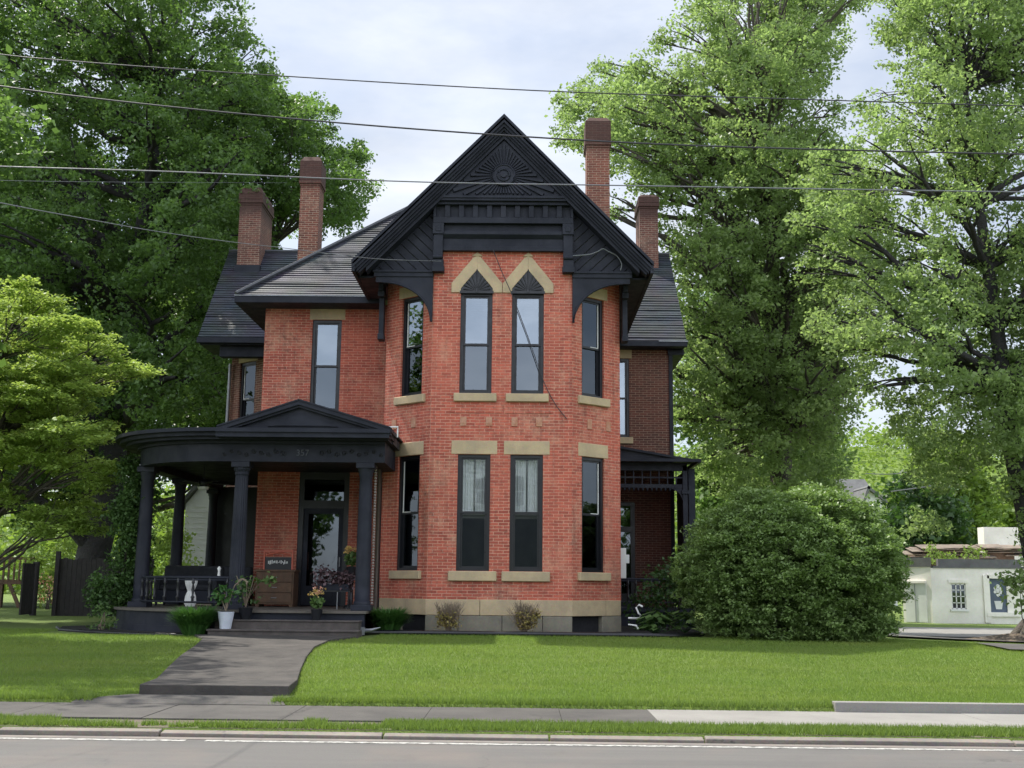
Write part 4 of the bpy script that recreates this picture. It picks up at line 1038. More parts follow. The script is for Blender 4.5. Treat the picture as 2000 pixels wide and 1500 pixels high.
# interior floors keep light from leaking through
inf = MB(); inf.box(-6.5, 2.2, 27.2, 33, 5.2, 5.3); inf.box(-6.5, 2.2, 30, 30.1, .6, 8.6); inf.box(LX+.1, CX0+.1, 30.0, 30.1, .6, 8.5); inf.box(2.1, 4.2, 34.5, 34.6, .6, 8.5); inf.box(-8.7, -6.8, 35.6, 35.7, .6, 8.4)
inf.build('inner_wall', 'dark_room', H)

# ------------------------------------------------------------------ porch furniture and pots
def sofa(name, x, y, w_, label):
    t = empty(name, (x, y, PH), label, 'sofa' if w_ > 1.2 else 'armchair')
    b = MB(); b.box(x-w_/2, x+w_/2, y-.35, y+.4, PH+.08, PH+.36)
    for sx in (-1, 1):
        for sy_ in (-.3, .33): b.box(x+sx*(w_/2-.06)-.03, x+sx*(w_/2-.06)+.03, y+sy_-.03, y+sy_+.03, PH, PH+.1)
    b.build('base', 'black', t, bevel=.02)
    q = MB(); q.box(x-w_/2+.03, x+w_/2-.03, y+.25, y+.42, PH+.36, PH+.95); q.build('backrest', 'fabric', t, bevel=.06)
    n = 2 if w_ > 1.2 else 1
    for i in range(n):
        a = x-w_/2+.12+i*(w_-.24)/n; q = MB(); q.box(a+.01, a+(w_-.24)/n-.01, y-.34, y+.24, PH+.36, PH+.5); q.build('seat_cushion', 'fabric', t, bevel=.04)
    for sx in (-1, 1): q = MB(); q.box(x+sx*(w_/2-.07)-.06, x+sx*(w_/2-.07)+.06, y-.35, y+.25, PH+.36, PH+.62); q.build('armrest', 'fabric', t, bevel=.03)
sofa('porch_sofa', -8.0, 28.0, 1.5, 'black cushioned sofa behind the porch railing, left')
sofa('porch_armchair', -7.0, 28.1, .85, 'black rounded armchair beside the fluted porch column')
# ceiling fan
p = at(398, 935, 27.2); fan_ = empty('ceiling_fan', (p.x, 27.2, 4.3), 'dark ceiling fan with pale lamp hanging under the porch ceiling', 'ceiling fan')
q = MB(); q.tube([(p.x, 27.2, 4.3), (p.x, 27.2, 3.95)], .015); q.lathe(p.x, 27.2, [(3.78, .06), (3.82, .12), (3.92, .12), (3.96, .05)], 16); q.build('motor', 'black2', fan_)
for k in range(5):
    t = 2*PI*k/5+.4; d = V((math.cos(t), math.sin(t), 0)); e = V((-d.y, d.x, 0)); c0 = V((p.x, 27.2, 3.86))
    q = MB(); q.slab([c0+d*.12-e*.05, c0+d*.62-e*.08, c0+d*.62+e*.08+V((0, 0, .03)), c0+d*.12+e*.05+V((0, 0, .02))], .01); q.build('blade', 'black2', fan_)
q = MB(); q.lathe(p.x, 27.2, [(3.70, .05), (3.72, .12), (3.78, .14)], 16); q.build('lamp_shade', 'white', fan_)
# white ribbed stool
p = at(373, 1148, 26.3); q = MB()
prof = [(PH+.02, .10), (PH+.1, .14), (PH+.25, .12), (PH+.36, .075), (PH+.5, .13), (PH+.62, .15), (PH+.66, .12)]
q.lathe(p.x, 26.3, prof, 24, False, .12); top(q.build('plant_stool', 'white'), label='white fluted hourglass stool behind the porch railing', cat='stool')
for nm, u, v, Y, h, lab in (('candle_lantern', 440, 1130, 25.6, .2, 'small white ornament on the porch railing beside the fluted column'), ('candle', 472, 1128, 25.3, .16, 'white pillar candle right of the fluted porch column')):
    p = at(u, v, Y); q = MB(); zc = 1.70 if nm == 'candle_lantern' else 1.62
    q.lathe(p.x, 25.05 if nm == 'candle_lantern' else Y, [(zc, .035), (zc+h*.5, .025), (zc+h*.8, .045), (zc+h, .01)] if nm == 'candle_lantern' else [(zc, .028), (zc+h, .028), (zc+h+.01, .01)], 10)
    top(q.build(nm, 'white'), label=lab, cat='ornament' if nm != 'candle' else 'candle')
q = MB(); p = at(472, 1150, 25.3); q.lathe(p.x, 25.3, [(PH, .12), (PH+.03, .12), (PH+.05, .02), (1.57, .02), (1.59, .07), (1.618, .07)], 12); top(q.build('candle_stand', 'black2'), label='slim black stand carrying the white pillar candle', cat='stand')
# wooden cabinet with framed sign
cx_ = at(536, 1150, 27.6).x; cab = empty('wooden_cabinet', (cx_, 27.9, PH), 'brown plank cabinet standing on the porch left of the front door', 'cabinet')
q = MB(); q.box(cx_-.45, cx_+.45, 27.6, 28.2, PH+.06, PH+.82); q.box(cx_-.48, cx_+.48, 27.57, 28.22, PH+.82, PH+.87); q.build('carcass', 'wood', cab, bevel=.01)
for k in range(3): q = MB(); q.box(cx_-.41, cx_+.41, 27.575, 27.6, PH+.10+k*.24, PH+.32+k*.24); o = q.build('drawer', 'wood', cab, bevel=.008); h_ = MB(); h_.tube([(cx_-.06, 27.565, PH+.21+k*.24), (cx_+.06, 27.565, PH+.21+k*.24)], .01); h_.build('handle', 'metal', o)
for sx in (-1, 1):
    q = MB(); q.box(cx_+sx*.4-.04, cx_+sx*.4+.04, 27.6, 28.2, PH, PH+.06); q.build('leg', 'wood', cab)
sg = empty('framed_sign', (cx_, 27.9, PH+.87), 'dark sign board in a red wooden frame on the cabinet top', 'sign')
za = PH+.87; q = MB(); q.box(cx_-.36, cx_+.36, 27.88, 27.93, za+.42, za+.47); q.box(cx_-.36, cx_-.32, 27.88, 27.93, za, za+.42); q.box(cx_+.32, cx_+.36, 27.88, 27.93, za, za+.42); q.tube([(cx_-.3+.06*i, 27.9, za+.34+.06*math.sin(PI*i/10)) for i in range(11)], .025, 6); q.build('frame', 'sign_red', sg)
q = MB(); q.box(cx_-.32, cx_+.32, 27.9, 27.92, za, za+.30); q.build('board', 'black2', sg)
q = MB(); rd = random.Random(3)
for k in range(16):
    x = cx_-.24+.03*k+rd.uniform(-.005, .005); h_ = rd.uniform(.03, .08); q.box(x, x+.016, 27.893, 27.899, za+.12+rd.uniform(0, .05), za+.15+h_)
q.build('worn_marks', 'white', sg)

def pot(name, x, y, z, r, h, mat, label, cat='pot'):
    t = empty(name, (x, y, z), label, cat); q = MB(); q.lathe(x, y, [(z, r*.68), (z+h*.96, r), (z+h, r*1.03)], 24); q.build('planter', mat, t)
    q = MB(); q.lathe(x, y, [(z+h-.005, r*.93), (z+h+.012, r*.5)], 16); q.build('soil', 'mulch', t); return t
def foliage(parent, pts, mat, n, spread, size, name='foliage', up=.5, flat=.8, droop=0.):
    c = np.repeat(np.array(pts, float), n, 0); g = rng.normal(size=c.shape)*spread; g[:, 2] *= flat
    return quads_mesh(name, leaf_quads(c+g, size, up, droop=droop), mat, parent)
p = at(440, 1232, 23.85)
wp = pot('potted_palm', p.x, 23.84, .637, .165, .34, 'white_pot', 'white tapered pot with an arching bare stemmed plant on the lower step', 'potted plant')
q = MB(); z = .97; x = p.x
stems = [[(x, 23.84, z), (x+.03, 23.84, z+.3), (x+.16, 23.84, z+.55), (x+.3, 23.84, z+.66), (x+.42, 23.84, z+.6)], [(x, 23.84, z), (x-.08, 23.84, z+.2), (x-.2, 23.84, z+.38)], [(x, 23.84, z), (x+.08, 23.8, z+.25), (x+.12, 23.8, z+.42)], [(x, 23.84, z), (x-.04, 23.9, z+.3), (x-.1, 23.9, z+.5)]]
for s_ in stems: q.tube(s_, .012, 6)
q.tube([(x+.3+.09*math.cos(t), 23.84, z+.58+.09*math.sin(t)) for t in np.linspace(-.3, 3.6, 10)], .012, 6)
q.build('stem', 'twig', wp)
foliage(wp, [(x-.18, 23.84, z+.34), (x-.1, 23.9, z+.45), (x-.05, 23.84, z+.25), (x+.1, 23.8, z+.36)], 'leaf_green', 26, .06, .13, droop=.6)
p = at(477, 1215, 24.1); bp = pot('potted_shrub', p.x, 24.17, .817, .15, .24, 'black2', 'black pot with a straggly leafy plant on the upper step', 'potted plant')
q = MB(); x = p.x
for k in range(9): a = 2*PI*k/9; q.tube([(x, 24.17, 1.05), (x+.08*math.cos(a), 24.17+.06*math.sin(a), 1.3), (x+.22*math.cos(a), 24.17+.15*math.sin(a), 1.5+.1*(k % 3))], .008, 5)
q.build('stem', 'twig', bp)
foliage(bp, [(x+rng.uniform(-.2, .2), 24.17+rng.uniform(-.15, .15), rng.uniform(1.15, 1.6)) for _ in range(12)], 'leaf_vine', 14, .07, .08)
foliage(bp, [(x+.22+.1*k, 24.15, 1.58+.05*(k % 2)) for k in range(4)], 'leaf_hosta', 12, .06, .12, name='bright_leaves')
p = at(617, 1215, 24.1); fp = pot('flower_pot', p.x, 24.15, .817, .12, .22, 'black2', 'small black pot of yellow and pink flowers on the top step', 'potted flowers'); x = p.x
foliage(fp, [(x+rng.uniform(-.07, .07), 24.15, 1.1+rng.uniform(0, .15)) for _ in range(14)], 'leaf_hosta', 14, .04, .09, up=-.2)
foliage(fp, [(x+rng.uniform(-.12, .12), 24.15+rng.uniform(-.08, .08), 1.33+rng.uniform(0, .12)) for _ in range(9)], 'petal_yellow', 9, .03, .055, name='petals')
foliage(fp, [(x+rng.uniform(-.1, .1), 24.15+rng.uniform(-.08, .08), 1.36+rng.uniform(0, .12)) for _ in range(6)], 'petal_pink', 7, .025, .05, name='pink_petals')
# stand of dark foliage + tall flowers by the door
p = at(652, 1160, 26.0); x = p.x; y = 26.0; pt = empty('plant_stand', (x, y, PH), 'thin metal stand of burgundy leaved plants right of the front door', 'plant stand')
q = MB(); q.box(x-.38, x+.38, y-.16, y+.16, 1.38, 1.41)
q.build('shelf', 'black2', pt)
for sx in (-.34, .1, .34):
    q = MB(); q.tube([(x+sx, y-.13, PH), (x+sx, y-.13, 1.38)], .012, 6); q.build('leg', 'black2' if sx != .1 else 'metal', pt)
q = MB(); q.box(x-.34, x+.34, y-.12, y+.12, 1.41, 1.55); q.build('trough', 'black', pt, bevel=.01)
foliage(pt, [(x+rng.uniform(-.42, .42), y+rng.uniform(-.15, .15), rng.uniform(1.5, 1.85)) for _ in range(40)], 'leaf_burgundy', 16, .06, .09)
p = at(683, 1120, 26.6); x = p.x; y = 26.9; t = pot('tall_flower_pot', x, y, 1.72, .13, .22, 'black2', 'black pot of yellow flowers on a pedestal beside the right porch column', 'potted flowers')
foliage(t, [(x+rng.uniform(-.1, .1), y, 2.0+rng.uniform(0, .22)) for _ in range(16)], 'leaf_hosta', 14, .05, .1, up=-.2)
foliage(t, [(x+rng.uniform(-.14, .14), y+rng.uniform(-.08, .08), 2.24+rng.uniform(0, .16)) for _ in range(12)], 'petal_yellow', 9, .03, .06, name='petals')
q = MB(); q.lathe(x, y, [(PH, .17), (PH+.06, .17), (PH+.1, .05), (1.62, .05), (1.68, .16), (1.72, .16)], 16); top(q.build('pedestal', 'black2'), label='black round pedestal under the tall flower pot', cat='pedestal')
# downspout splash and hoses
q = MB(); p = at(708, 1240, 24.4); q.tube([(p.x-.15, 24.5, .60), (p.x, 24.4, .60), (p.x+.2, 24.35, .62), (p.x+.38, 24.3, .68)], [.05, .05, .04, .01], 8); q.box(p.x-.12, p.x+.05, 24.3, 24.4, .52, .68); top(q.build('drain_elbow', 'metal'), label='grey drain elbow on the ground right of the porch steps', cat='drain pipe')
q = MB(); p = at(1230, 1190, 26.6); q.tube([(2.38, 26.5, .86), (2.6, 26.45, .86), (2.66, 26.45, .92), (2.6, 26.45, .98), (2.55, 26.45, 1.1), (2.62, 26.45, 1.16), (2.7, 26.45, 1.12)], .022, 8); q.tube([(2.38, 26.5, .72), (2.55, 26.45, .7), (2.6, 26.4, .62)], .02, 8); top(q.build('garden_hose', 'white'), label='white curled pipe end sticking out beside the bay corner', cat='pipe')

# ------------------------------------------------------------------ shrubs near the house
def bush_thing(name, lobes, mat, label, cat='shrub', size=.08, leaves=20, per=8, spread=.12, stems='bark', nst=8, base=None, **kw):
    bx, by = np.mean([l[0] for l in lobes]), np.mean([l[1] for l in lobes]); bz = gz(bx, by) if base is None else base
    t = empty(name, (bx, by, bz), label, cat); q = MB(); rd = random.Random(len(name))
    for k in range(nst):
        l = rd.choice(lobes); q.tube([(bx+rd.uniform(-.1, .1), by, bz-.03), (bx*.4+l[0]*.6+rd.uniform(-.1, .1), by*.5+l[1]*.5, bz*.5+l[2]*.5), (l[0], l[1], l[2]+l[5]*.4)], [.03*l[3]+.006, .02*l[3]+.004, .005], 5)
    q.build('stems', stems, t)
    P, r_ = lobe_sprigs(lobes, per, spread, leaves, size, **kw); quads_mesh('leaves', P, mat, t, r_); return t
# ornamental grass clumps
def grass_clump(x, y, z, r, h, label, mat='leaf_green', n=2600):
    t = empty('grass_clump', (x, y, z), label, 'ornamental grass', 'grass clumps beside the steps')
    a = rng.random(n)*2*PI; rr = r*.45*np.sqrt(rng.random(n)); hh = h*(.55+.5*rng.random(n))
    b = np.stack([x+rr*np.cos(a), y+rr*np.sin(a), np.full(n, z)], 1); a2 = a+rng.normal(size=n)*.5
    out_ = r*(.35+.75*rng.random(n)); m1 = b+np.stack([np.cos(a2)*out_*.45, np.sin(a2)*out_*.45, hh*.75], 1); t1 = b+np.stack([np.cos(a2)*out_, np.sin(a2)*out_, hh*(.7+.35*rng.random(n))], 1)
    w_ = np.stack([-np.sin(a2), np.cos(a2), np.zeros(n)], 1)*.012
    P = np.concatenate([np.stack([b-w_, b+w_, m1+w_, m1-w_], 1), np.stack([m1-w_, m1+w_, t1+w_*.3, t1-w_*.3], 1)])
    quads_mesh('blades', P, mat, t)
p = at(373, 1240, 23.7); grass_clump(p.x, 23.9, .45, .42, .62, 'round dark green grass clump left of the porch steps beside the white pot')
p = at(752, 1240, 24.6); grass_clump(p.x, 25.2, .5, .4, .55, 'dark green grass clump right of the steps against the bay foundation')
for u, lab in ((875, 'half bare brown shrub with yellow leaves under the left bay window'), (1023, 'half bare brown shrub with yellow leaves under the right bay window')):
    p = at(u, 1235, 25.4); x = p.x; t = empty('dry_shrub', (x, 25.45, .54), lab, 'shrub', 'dry shrubs under the bay windows'); q = MB(); rd = random.Random(u)
    for k in range(150):
        a = rd.uniform(0, 2*PI); o_ = rd.uniform(.05, .40); h_ = rd.uniform(.35, .68)
        e = V((x+o_*math.cos(a), 25.45+o_*.7*math.sin(a), .54+h_)); m_ = V((x+o_*.5*math.cos(a), 25.45+o_*.4*math.sin(a), .54+h_*.55))
        q.tube([(x, 25.45, .52), m_, e], [.008, .006, .003], 4, cap=False)
        for j in range(3): q.tube([m_.lerp(e, j/3), m_.lerp(e, j/3)+V((rd.uniform(-.09, .09), rd.uniform(-.08, .08), rd.uniform(.04, .14)))], [.004, .002], 3, cap=False)
    q.build('twigs', 'twig', t)
    s_ = 1 if u > 1000 else 0
    foliage(t, [(x+rng.uniform(-.22, .22)+.08*s_, 25.4+rng.uniform(-.15, .15), .68+rng.uniform(0, .3)) for _ in range(44)], 'leaf_dry', 16, .06, .055)
# hosta plants right of the bay
for (u, v, Y, r, lab) in ((1283, 1222, 26.0, .42, 'light green broad leaved hosta at the right end of the flower bed'), (1338, 1228, 26.6, .3, 'small dim green hosta between the light hosta and round bush')):
    p = at(u, v, Y); t = empty('hosta', (p.x, Y, .54), lab, 'plant', 'hostas by the side porch'); q = MB(); n = 90 if r > .35 else 40; P = []
    for k in range(n):
        a = rng.random()*2*PI; o_ = r*rng.uniform(.3, 1.15); h_ = .1+.34*rng.random()
        c = np.array([p.x+o_*math.cos(a), Y+o_*.7*math.sin(a), .56+h_]); d = np.array([math.cos(a), math.sin(a), -.35]); s_ = np.array([-math.sin(a), math.cos(a), 0]); L_ = .1+.05*rng.random()
        P.append([c-d*L_, c+s_*L_*.6, c+d*L_, c-s_*L_*.6])
        if k % 3 == 0: q.tube([(p.x, Y, .53), tuple(c)], .006, 4)
    q.build('stems', 'leaf_green', t); quads_mesh('leaves', np.array(P), 'leaf_hosta', t)
# shady shrub in front of side porch
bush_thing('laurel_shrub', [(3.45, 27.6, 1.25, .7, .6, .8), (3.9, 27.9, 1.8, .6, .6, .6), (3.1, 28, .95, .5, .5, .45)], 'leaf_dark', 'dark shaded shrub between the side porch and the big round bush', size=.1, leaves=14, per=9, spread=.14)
# the big round bush
bl = []
rd = random.Random(11)
for k in range(90):
    e = math.asin(-.62+1.6*(k+.5)/90); a = k*2.39996; j_ = rd.uniform(.92, 1.06)
    bl.append((5.85+2.0*j_*math.cos(a)*math.cos(e), 25.6+1.8*j_*math.sin(a)*math.cos(e), 1.98+1.48*j_*math.sin(e), .55, .55, .42))
for k in range(46):
    e = math.asin(rd.uniform(-.5, 1)); a = rd.uniform(0, 2*PI); j_ = rd.uniform(1.06, 1.17); r_ = rd.uniform(.14, .28)
    bl.append((5.85+2.0*j_*math.cos(a)*math.cos(e), 25.6+1.8*j_*math.sin(a)*math.cos(e), min(3.5, 1.98+1.48*j_*math.sin(e)), r_, r_, r_*1.2))
for k in range(12): bl.append((5.92+rd.uniform(-1.2, 1.2), 25.6+rd.uniform(-1, 1), rd.uniform(.9, 2.6), .8, .8, .7))
for k in range(16): bl.append((5.85+1.6*math.cos(k*.393), 25.5+1.35*math.sin(k*.393), .82, .5, .5, .32))
for k in range(8): bl.append((6.3+rd.uniform(-.5, 1.2), 24.4+rd.uniform(-.3, .5), rd.uniform(.7, .9), .45, .4, .25))
bush_thing('round_bush', bl, 'leaf_bush', 'huge rounded dark green bush right of the house on the lawn', 'bush', size=.07, leaves=44, per=9, spread=.105, nst=26, up=.9, flat=.45, shell=.4)
# vine on the porch's left column
vl = [(cl_xy[0]-.42+rd.uniform(-.25, .2), cl_xy[1]+.25+rd.uniform(-.1, .3), z_, .3, .3, .35) for z_ in np.linspace(1.0, 4.2, 13)]+[(cl_xy[0]-.75, cl_xy[1]+.1, 1.5, .45, .3, .35), (cl_xy[0]-.9, cl_xy[1]+.1, 1.15, .3, .3, .3), (cl_xy[0]-.5, cl_xy[1]+.4, 3.2, .4, .4, .5)]
bush_thing('climbing_vine', vl, 'leaf_vine', 'green vine climbing the leftmost porch column', 'vine', size=.085, leaves=22, per=18, spread=.12, droop=.7, base=.5)
p = at(212, 1215, 25.6); bush_thing('trailing_plant', [(p.x, 25.3, .8, .25, .2, .25), (p.x-.1, 25.3, .6, .2, .2, .12)], 'leaf_hosta', 'pale trailing plant at the left corner of the porch base', size=.07, leaves=8, per=10, spread=.09, stems='twig', base=.5)

# ------------------------------------------------------------------ trees
def big_trunk(x, y, z0, h, lean=(0, 0), k=9, seed=1):
    rd = random.Random(seed); return [(x+lean[0]*(i/k)+rd.uniform(-.12, .12)*(i > 0), y+lean[1]*(i/k)+rd.uniform(-.12, .12)*(i > 0), z0-.1+h*i/k) for i in range(k+1)]
# left: maple behind, darker maple nearer the house
o1 = [(-260, -220), (250, -220), (430, -180), (470, 0), (540, 90), (560, 170), (520, 300), (500, 480), (430, 640), (430, 830), (300, 900), (200, 960), (-260, 960)]
tree('maple_tree', (-14.8, 40, .5), big_trunk(-14.8, 40, .5, 19, (1.2, 0), seed=2), .62, outline_lobes(o1, 40, 4.5, 100, 1.75, seed=5, sep=.8), 'leaf_maple', 'tallest left maple with a thick dark trunk rising behind the fence', size=.15, leaves=60, per=1.45, spread=.26, limb_r=.2, bark='bark_dark', up=.45)
o2 = [(380, 120), (520, 130), (560, 170), (650, 200), (660, 265), (715, 290), (735, 345), (745, 410), (690, 430), (640, 480), (560, 440), (540, 470), (500, 560), (460, 900), (330, 900), (330, 300)]
tree('maple_tree', (-11.2, 46, .5), big_trunk(-11.2, 46, .5, 15, (.8, 0), seed=3), .4, outline_lobes(o2, 46, 3, 60, 1.5, seed=8, sep=.75), 'leaf_maple', 'dark green maple directly behind the left chimneys', size=.15, leaves=60, per=1.6, spread=.26, limb_r=.14)
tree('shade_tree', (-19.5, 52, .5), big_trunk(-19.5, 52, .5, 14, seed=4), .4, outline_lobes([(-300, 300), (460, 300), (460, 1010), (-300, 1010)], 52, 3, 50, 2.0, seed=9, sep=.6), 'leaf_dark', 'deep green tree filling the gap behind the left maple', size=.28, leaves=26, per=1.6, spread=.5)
# yellow green dogwood, tiered
o3 = [(-330, 520), (40, 545), (140, 590), (215, 650), (240, 690), (305, 720), (300, 745), (215, 770), (225, 830), (205, 870), (245, 915), (205, 960), (220, 1055), (160, 1035), (100, 1065), (-330, 1080)]
tree('dogwood_tree', (-13.6, 28.6, .5), [(-13.4, 28.6, .4), (-13.35, 28.6, 1.6), (-13.2, 28.6, 3), (-13.3, 28.5, 5), (-13.4, 28.5, 7)], .16, outline_lobes(o3, 28.3, 2.2, 100, .8, rj=.3, flat=.42, seed=12, sep=.42)+[(at(u_, v_, 28).x, 27.6, at(u_, v_, 28).z, .36, .36, .16) for u_, v_ in ((232, 690), (262, 712), (288, 726), (240, 735), (205, 664), (180, 640), (215, 905), (235, 925), (196, 1035), (170, 1025), (60, 562), (110, 588), (205, 845))], 'leaf_yellow', 'bright yellow green dogwood tree in front of the fence', size=.10, leaves=50, per=4.2, spread=.17, up=1.3, flat=.28, shell=.3, limb_r=.04, droop=.2)
# right: airy elm behind the house, second one at the right edge
o4 = [(1110, 140), (1190, 120), (1250, 110), (1320, 20), (1370, -60), (1390, -200), (1690, -200), (1710, 0), (1640, 120), (1660, 230), (1730, 420), (1750, 640), (1700, 760), (1650, 840), (1640, 960), (1500, 1020), (1310, 1000), (1300, 760), (1325, 620), (1270, 440), (1190, 440), (1110, 390), (1085, 300), (1085, 240)]
tree('elm_tree', (9.4, 41, .3), big_trunk(9.4, 41, .3, 20, (-.6, 0), seed=6), .5, outline_lobes(o4, 41, 4, 190, 1.2, seed=21, sep=.58), 'leaf_light', 'tall airy light green elm behind the right chimneys', size=.14, leaves=46, per=1.5, spread=.24, limb_r=.2, minz=5, up=.4, twigs=3, shell=.35)
o5 = [(1545, 420), (1600, 270), (1710, 150), (1730, -200), (2350, -200), (2350, 1000), (2010, 1090), (1960, 1000), (1900, 900), (1860, 1000), (1790, 1040), (1770, 940), (1740, 820), (1640, 760), (1560, 600)]
tree('elm_tree', (13.25, 30, .25), big_trunk(13.25, 30, .2, 15, (-1.2, 0), seed=7), .33, outline_lobes(o5, 31, 3.2, 180, 1.0, seed=22, sep=.59)+[(12.9, 29.2, z_, .6, .5, .6) for z_ in (3.0, 3.9, 4.8, 5.7, 6.8)], 'leaf_light', 'light green elm at the right edge with roots beside the side road', size=.115, leaves=44, per=2.0, spread=.2, limb_r=.12, minz=5.5, up=.4, twigs=3, bark='bark_dark', shell=.35)
tree('elm_tree', (13.5, 56, 0), big_trunk(13.5, 56, 0, 14, seed=9), .35, outline_lobes([(1330, 560), (1600, 560), (1640, 700), (1620, 1030), (1330, 1030)], 56, 3, 36, 1.9, seed=23, sep=.6), 'leaf_maple', 'mid green tree between the house wing and the round bush', size=.26, leaves=26, per=1.6, spread=.5)
rd = random.Random(77)
ls = [(-14.2+rd.uniform(-2.9, 2.2), 22.6+rd.uniform(-3.2, 2.8), rd.uniform(6.5, 13.5), 1.2, 1.2, 1.0) for _ in range(62)]
tree('shade_tree', (-14.2, 22.6, .5), big_trunk(-14.2, 22.6, .4, 9, seed=14), .25, ls, 'leaf_maple', 'tree at the far left edge that shades the lawn', size=.2, leaves=18, per=2.2, spread=.3)
# middle distance trees in front of the hill
for i, (u, v0, v1, Y, r, mt, lab) in enumerate(((1840, 850, 1120, 84, 3.4, 'leaf_hill', 'bright leafy tree on the slope right of the far white gable'), (1790, 930, 1110, 72, 2.0, 'leaf_dark', 'dark tree just right of the far white gable'), (2050, 820, 1110, 90, 4, 'leaf_hill', 'bright tree on the slope at the right edge'))):
    a = at(u-80, v0, Y); b = at(u+80, v1, Y); c = at(u, v1, Y)
    ls = outline_lobes([(u-95, v1), (u-100, (v0+v1)/2), (u-40, v0), (u+40, v0), (u+100, (v0+v1)/2), (u+95, v1)], Y, 2, 16, r*.55, seed=30+i, sep=.5)
    tree('slope_tree', (c.x, Y, -.3), big_trunk(c.x, Y, -.3, max(3, a.z*.8), seed=i), .3, ls, mt, lab, size=.4, leaves=22, per=1.3, spread=.6, group='trees in the middle distance')
# hillside with its wood
def hz(x, y):
    return -1+34*math.exp(-((x-95)/95)**2-((y-290)/75)**2)+26*math.exp(-((x+90)/130)**2-((y-330)/90)**2)
grid('hill', list(np.linspace(-300, 400, 60)), list(np.linspace(140, 520, 40)), hz, 'lawn')
n = 5200; hx = rng.uniform(-160, 260, n); hy = rng.uniform(150, 300, n); hzv = np.array([hz(a, b) for a, b in zip(hx, hy)])
lob = np.repeat(np.stack([hx, hy, hzv+2.5], 1), 22, 0)+rng.normal(size=(n*22, 3))*np.array([2.0, 2.0, 1.7])
o = quads_mesh('hillside_woods', leaf_quads(lob, 1.1, .8), 'leaf_hill', None, np.clip(np.repeat(rng.random(n), 22)*.7+.3*rng.random(n*22), 0, 1)); props(o, 'distant wooded hillside in fresh green seen through the right trees', 'woods', kind='stuff')
# far belt of trees at ground level, left and centre
n = 1500; bx = rng.uniform(-90, 60, n); by = rng.uniform(80, 100, n); bz_ = rng.uniform(0, 7, n)
keep = ~((bx > 20)); bx, by, bz_ = bx[keep], by[keep], bz_[keep]; n = len(bx)
lob = np.repeat(np.stack([bx, by, bz_], 1), 30, 0)+rng.normal(size=(n*30, 3))*np.array([1.3, 1.3, 1.0])
o = quads_mesh('far_woods', leaf_quads(lob, .6, .6), 'leaf_hill', None); props(o, 'low belt of distant trees beyond the back yard', 'woods', kind='stuff')

# ------------------------------------------------------------------ left background: fence, deck, garden, garage
fy = 35.0; fe = empty('board_fence', (at(140, 1200, fy).x, fy, .5), 'dark vertical board fence under the dogwood left of the porch', 'fence'); q = MB(); x = at(106, 1200, fy).x; xe = -11.2; k = 0
while x < xe:
    q.box(x, x+.135, fy, fy+.025, .45, 2.2+.03*math.sin(k*1.7)); x += .145; k += 1
q.build('boards', 'wood_dark', fe)
x = at(106, 1200, fy).x
for xx in (x, x+2.2): q = MB(); q.box(xx-.06, xx+.06, fy-.08, fy+.04, .45, 2.42); q.build('post', 'wood_dark', fe)
q = MB(); q.box(x, xe, fy+.03, fy+.07, .7, .78); q.box(x, xe, fy+.03, fy+.07, 1.8, 1.88); q.build('rail', 'wood_dark', fe)
# open gate leaning
gx = at(62, 1200, 35).x; g = empty('garden_gate', (gx, 34.6, .5), 'narrow dark open gate left of the board fence', 'gate')
q = MB()
for k in range(5): q.box(gx-.05+.0*k, gx+.0, 34.2+.16*k, 34.34+.16*k, .55, 2.05)
q.build('boards', 'wood_dark', g); q = MB(); q.box(gx-.1, gx+.06, 35.05, 35.17, .45, 2.1); q.build('post', 'wood_dark', g)
# wooden deck with railing
dy = 44; dx0, dx1 = at(-260, 1100, dy).x, at(66, 1100, dy).x; dk = empty('wooden_deck', ((dx0+dx1)/2, dy+1, .5), 'raised brown wooden deck with slatted railing at far left', 'deck')
q = MB(); q.box(dx0, dx1, dy, dy+3, 1.38, 1.55); q.build('platform', 'wood', dk)
q = MB(); q.box(dx0, dx1, dy, dy+.06, 2.3, 2.4)
xx = dx0
while xx < dx1: q.box(xx, xx+.07, dy-.02, dy+.02, 1.5, 2.32); xx += .2
q.build('railing', 'wood', dk)
for xx in (dx1-.1, dx1-1.2, dx1-2.3, dx1-4): q = MB(); q.box(xx-.08, xx+.08, dy, dy+.16, .4, 1.4); q.build('post', 'wood', dk)
q = MB(); q.slab([(dx1-.9, dy-.05, 1.4), (dx1-.75, dy-.05, 1.4), (dx1-.3, dy-.05, .5), (dx1-.45, dy-.05, .5)], .06); q.build('brace', 'wood', dk)
bush_thing('sunlit_bush', [(at(110, 1080, 44).x, 44, 2.2, 1.1, .9, 1.1), (at(140, 1090, 44).x, 45, 1.8, 1.2, 1, 1.2), (at(85, 1150, 44).x, 44, 1.1, .7, .7, .6)], 'leaf_yellow', 'bright sunlit bush between the deck and the board fence', size=.14, leaves=14, per=6, spread=.25)
p = at(95, 1160, 42); bush_thing('flowering_bush', [(p.x, 42, 1.2, .6, .5, .5)], 'petal_pink', 'reddish flowering bush in the gap behind the garden gate', size=.08, leaves=8, per=6, spread=.2)
# garden foliage behind the porch columns
bush_thing('garden_bush', [(-12.2, 40, 1.8, .9, 1, 1.4), (-11.5, 41, 1.2, .6, 1, .8), (-12.3, 40, 3.1, .6, .9, .8)], 'leaf_yellow', 'sunlit yellow green bush seen between the porch columns', size=.14, leaves=16, per=5, spread=.25)
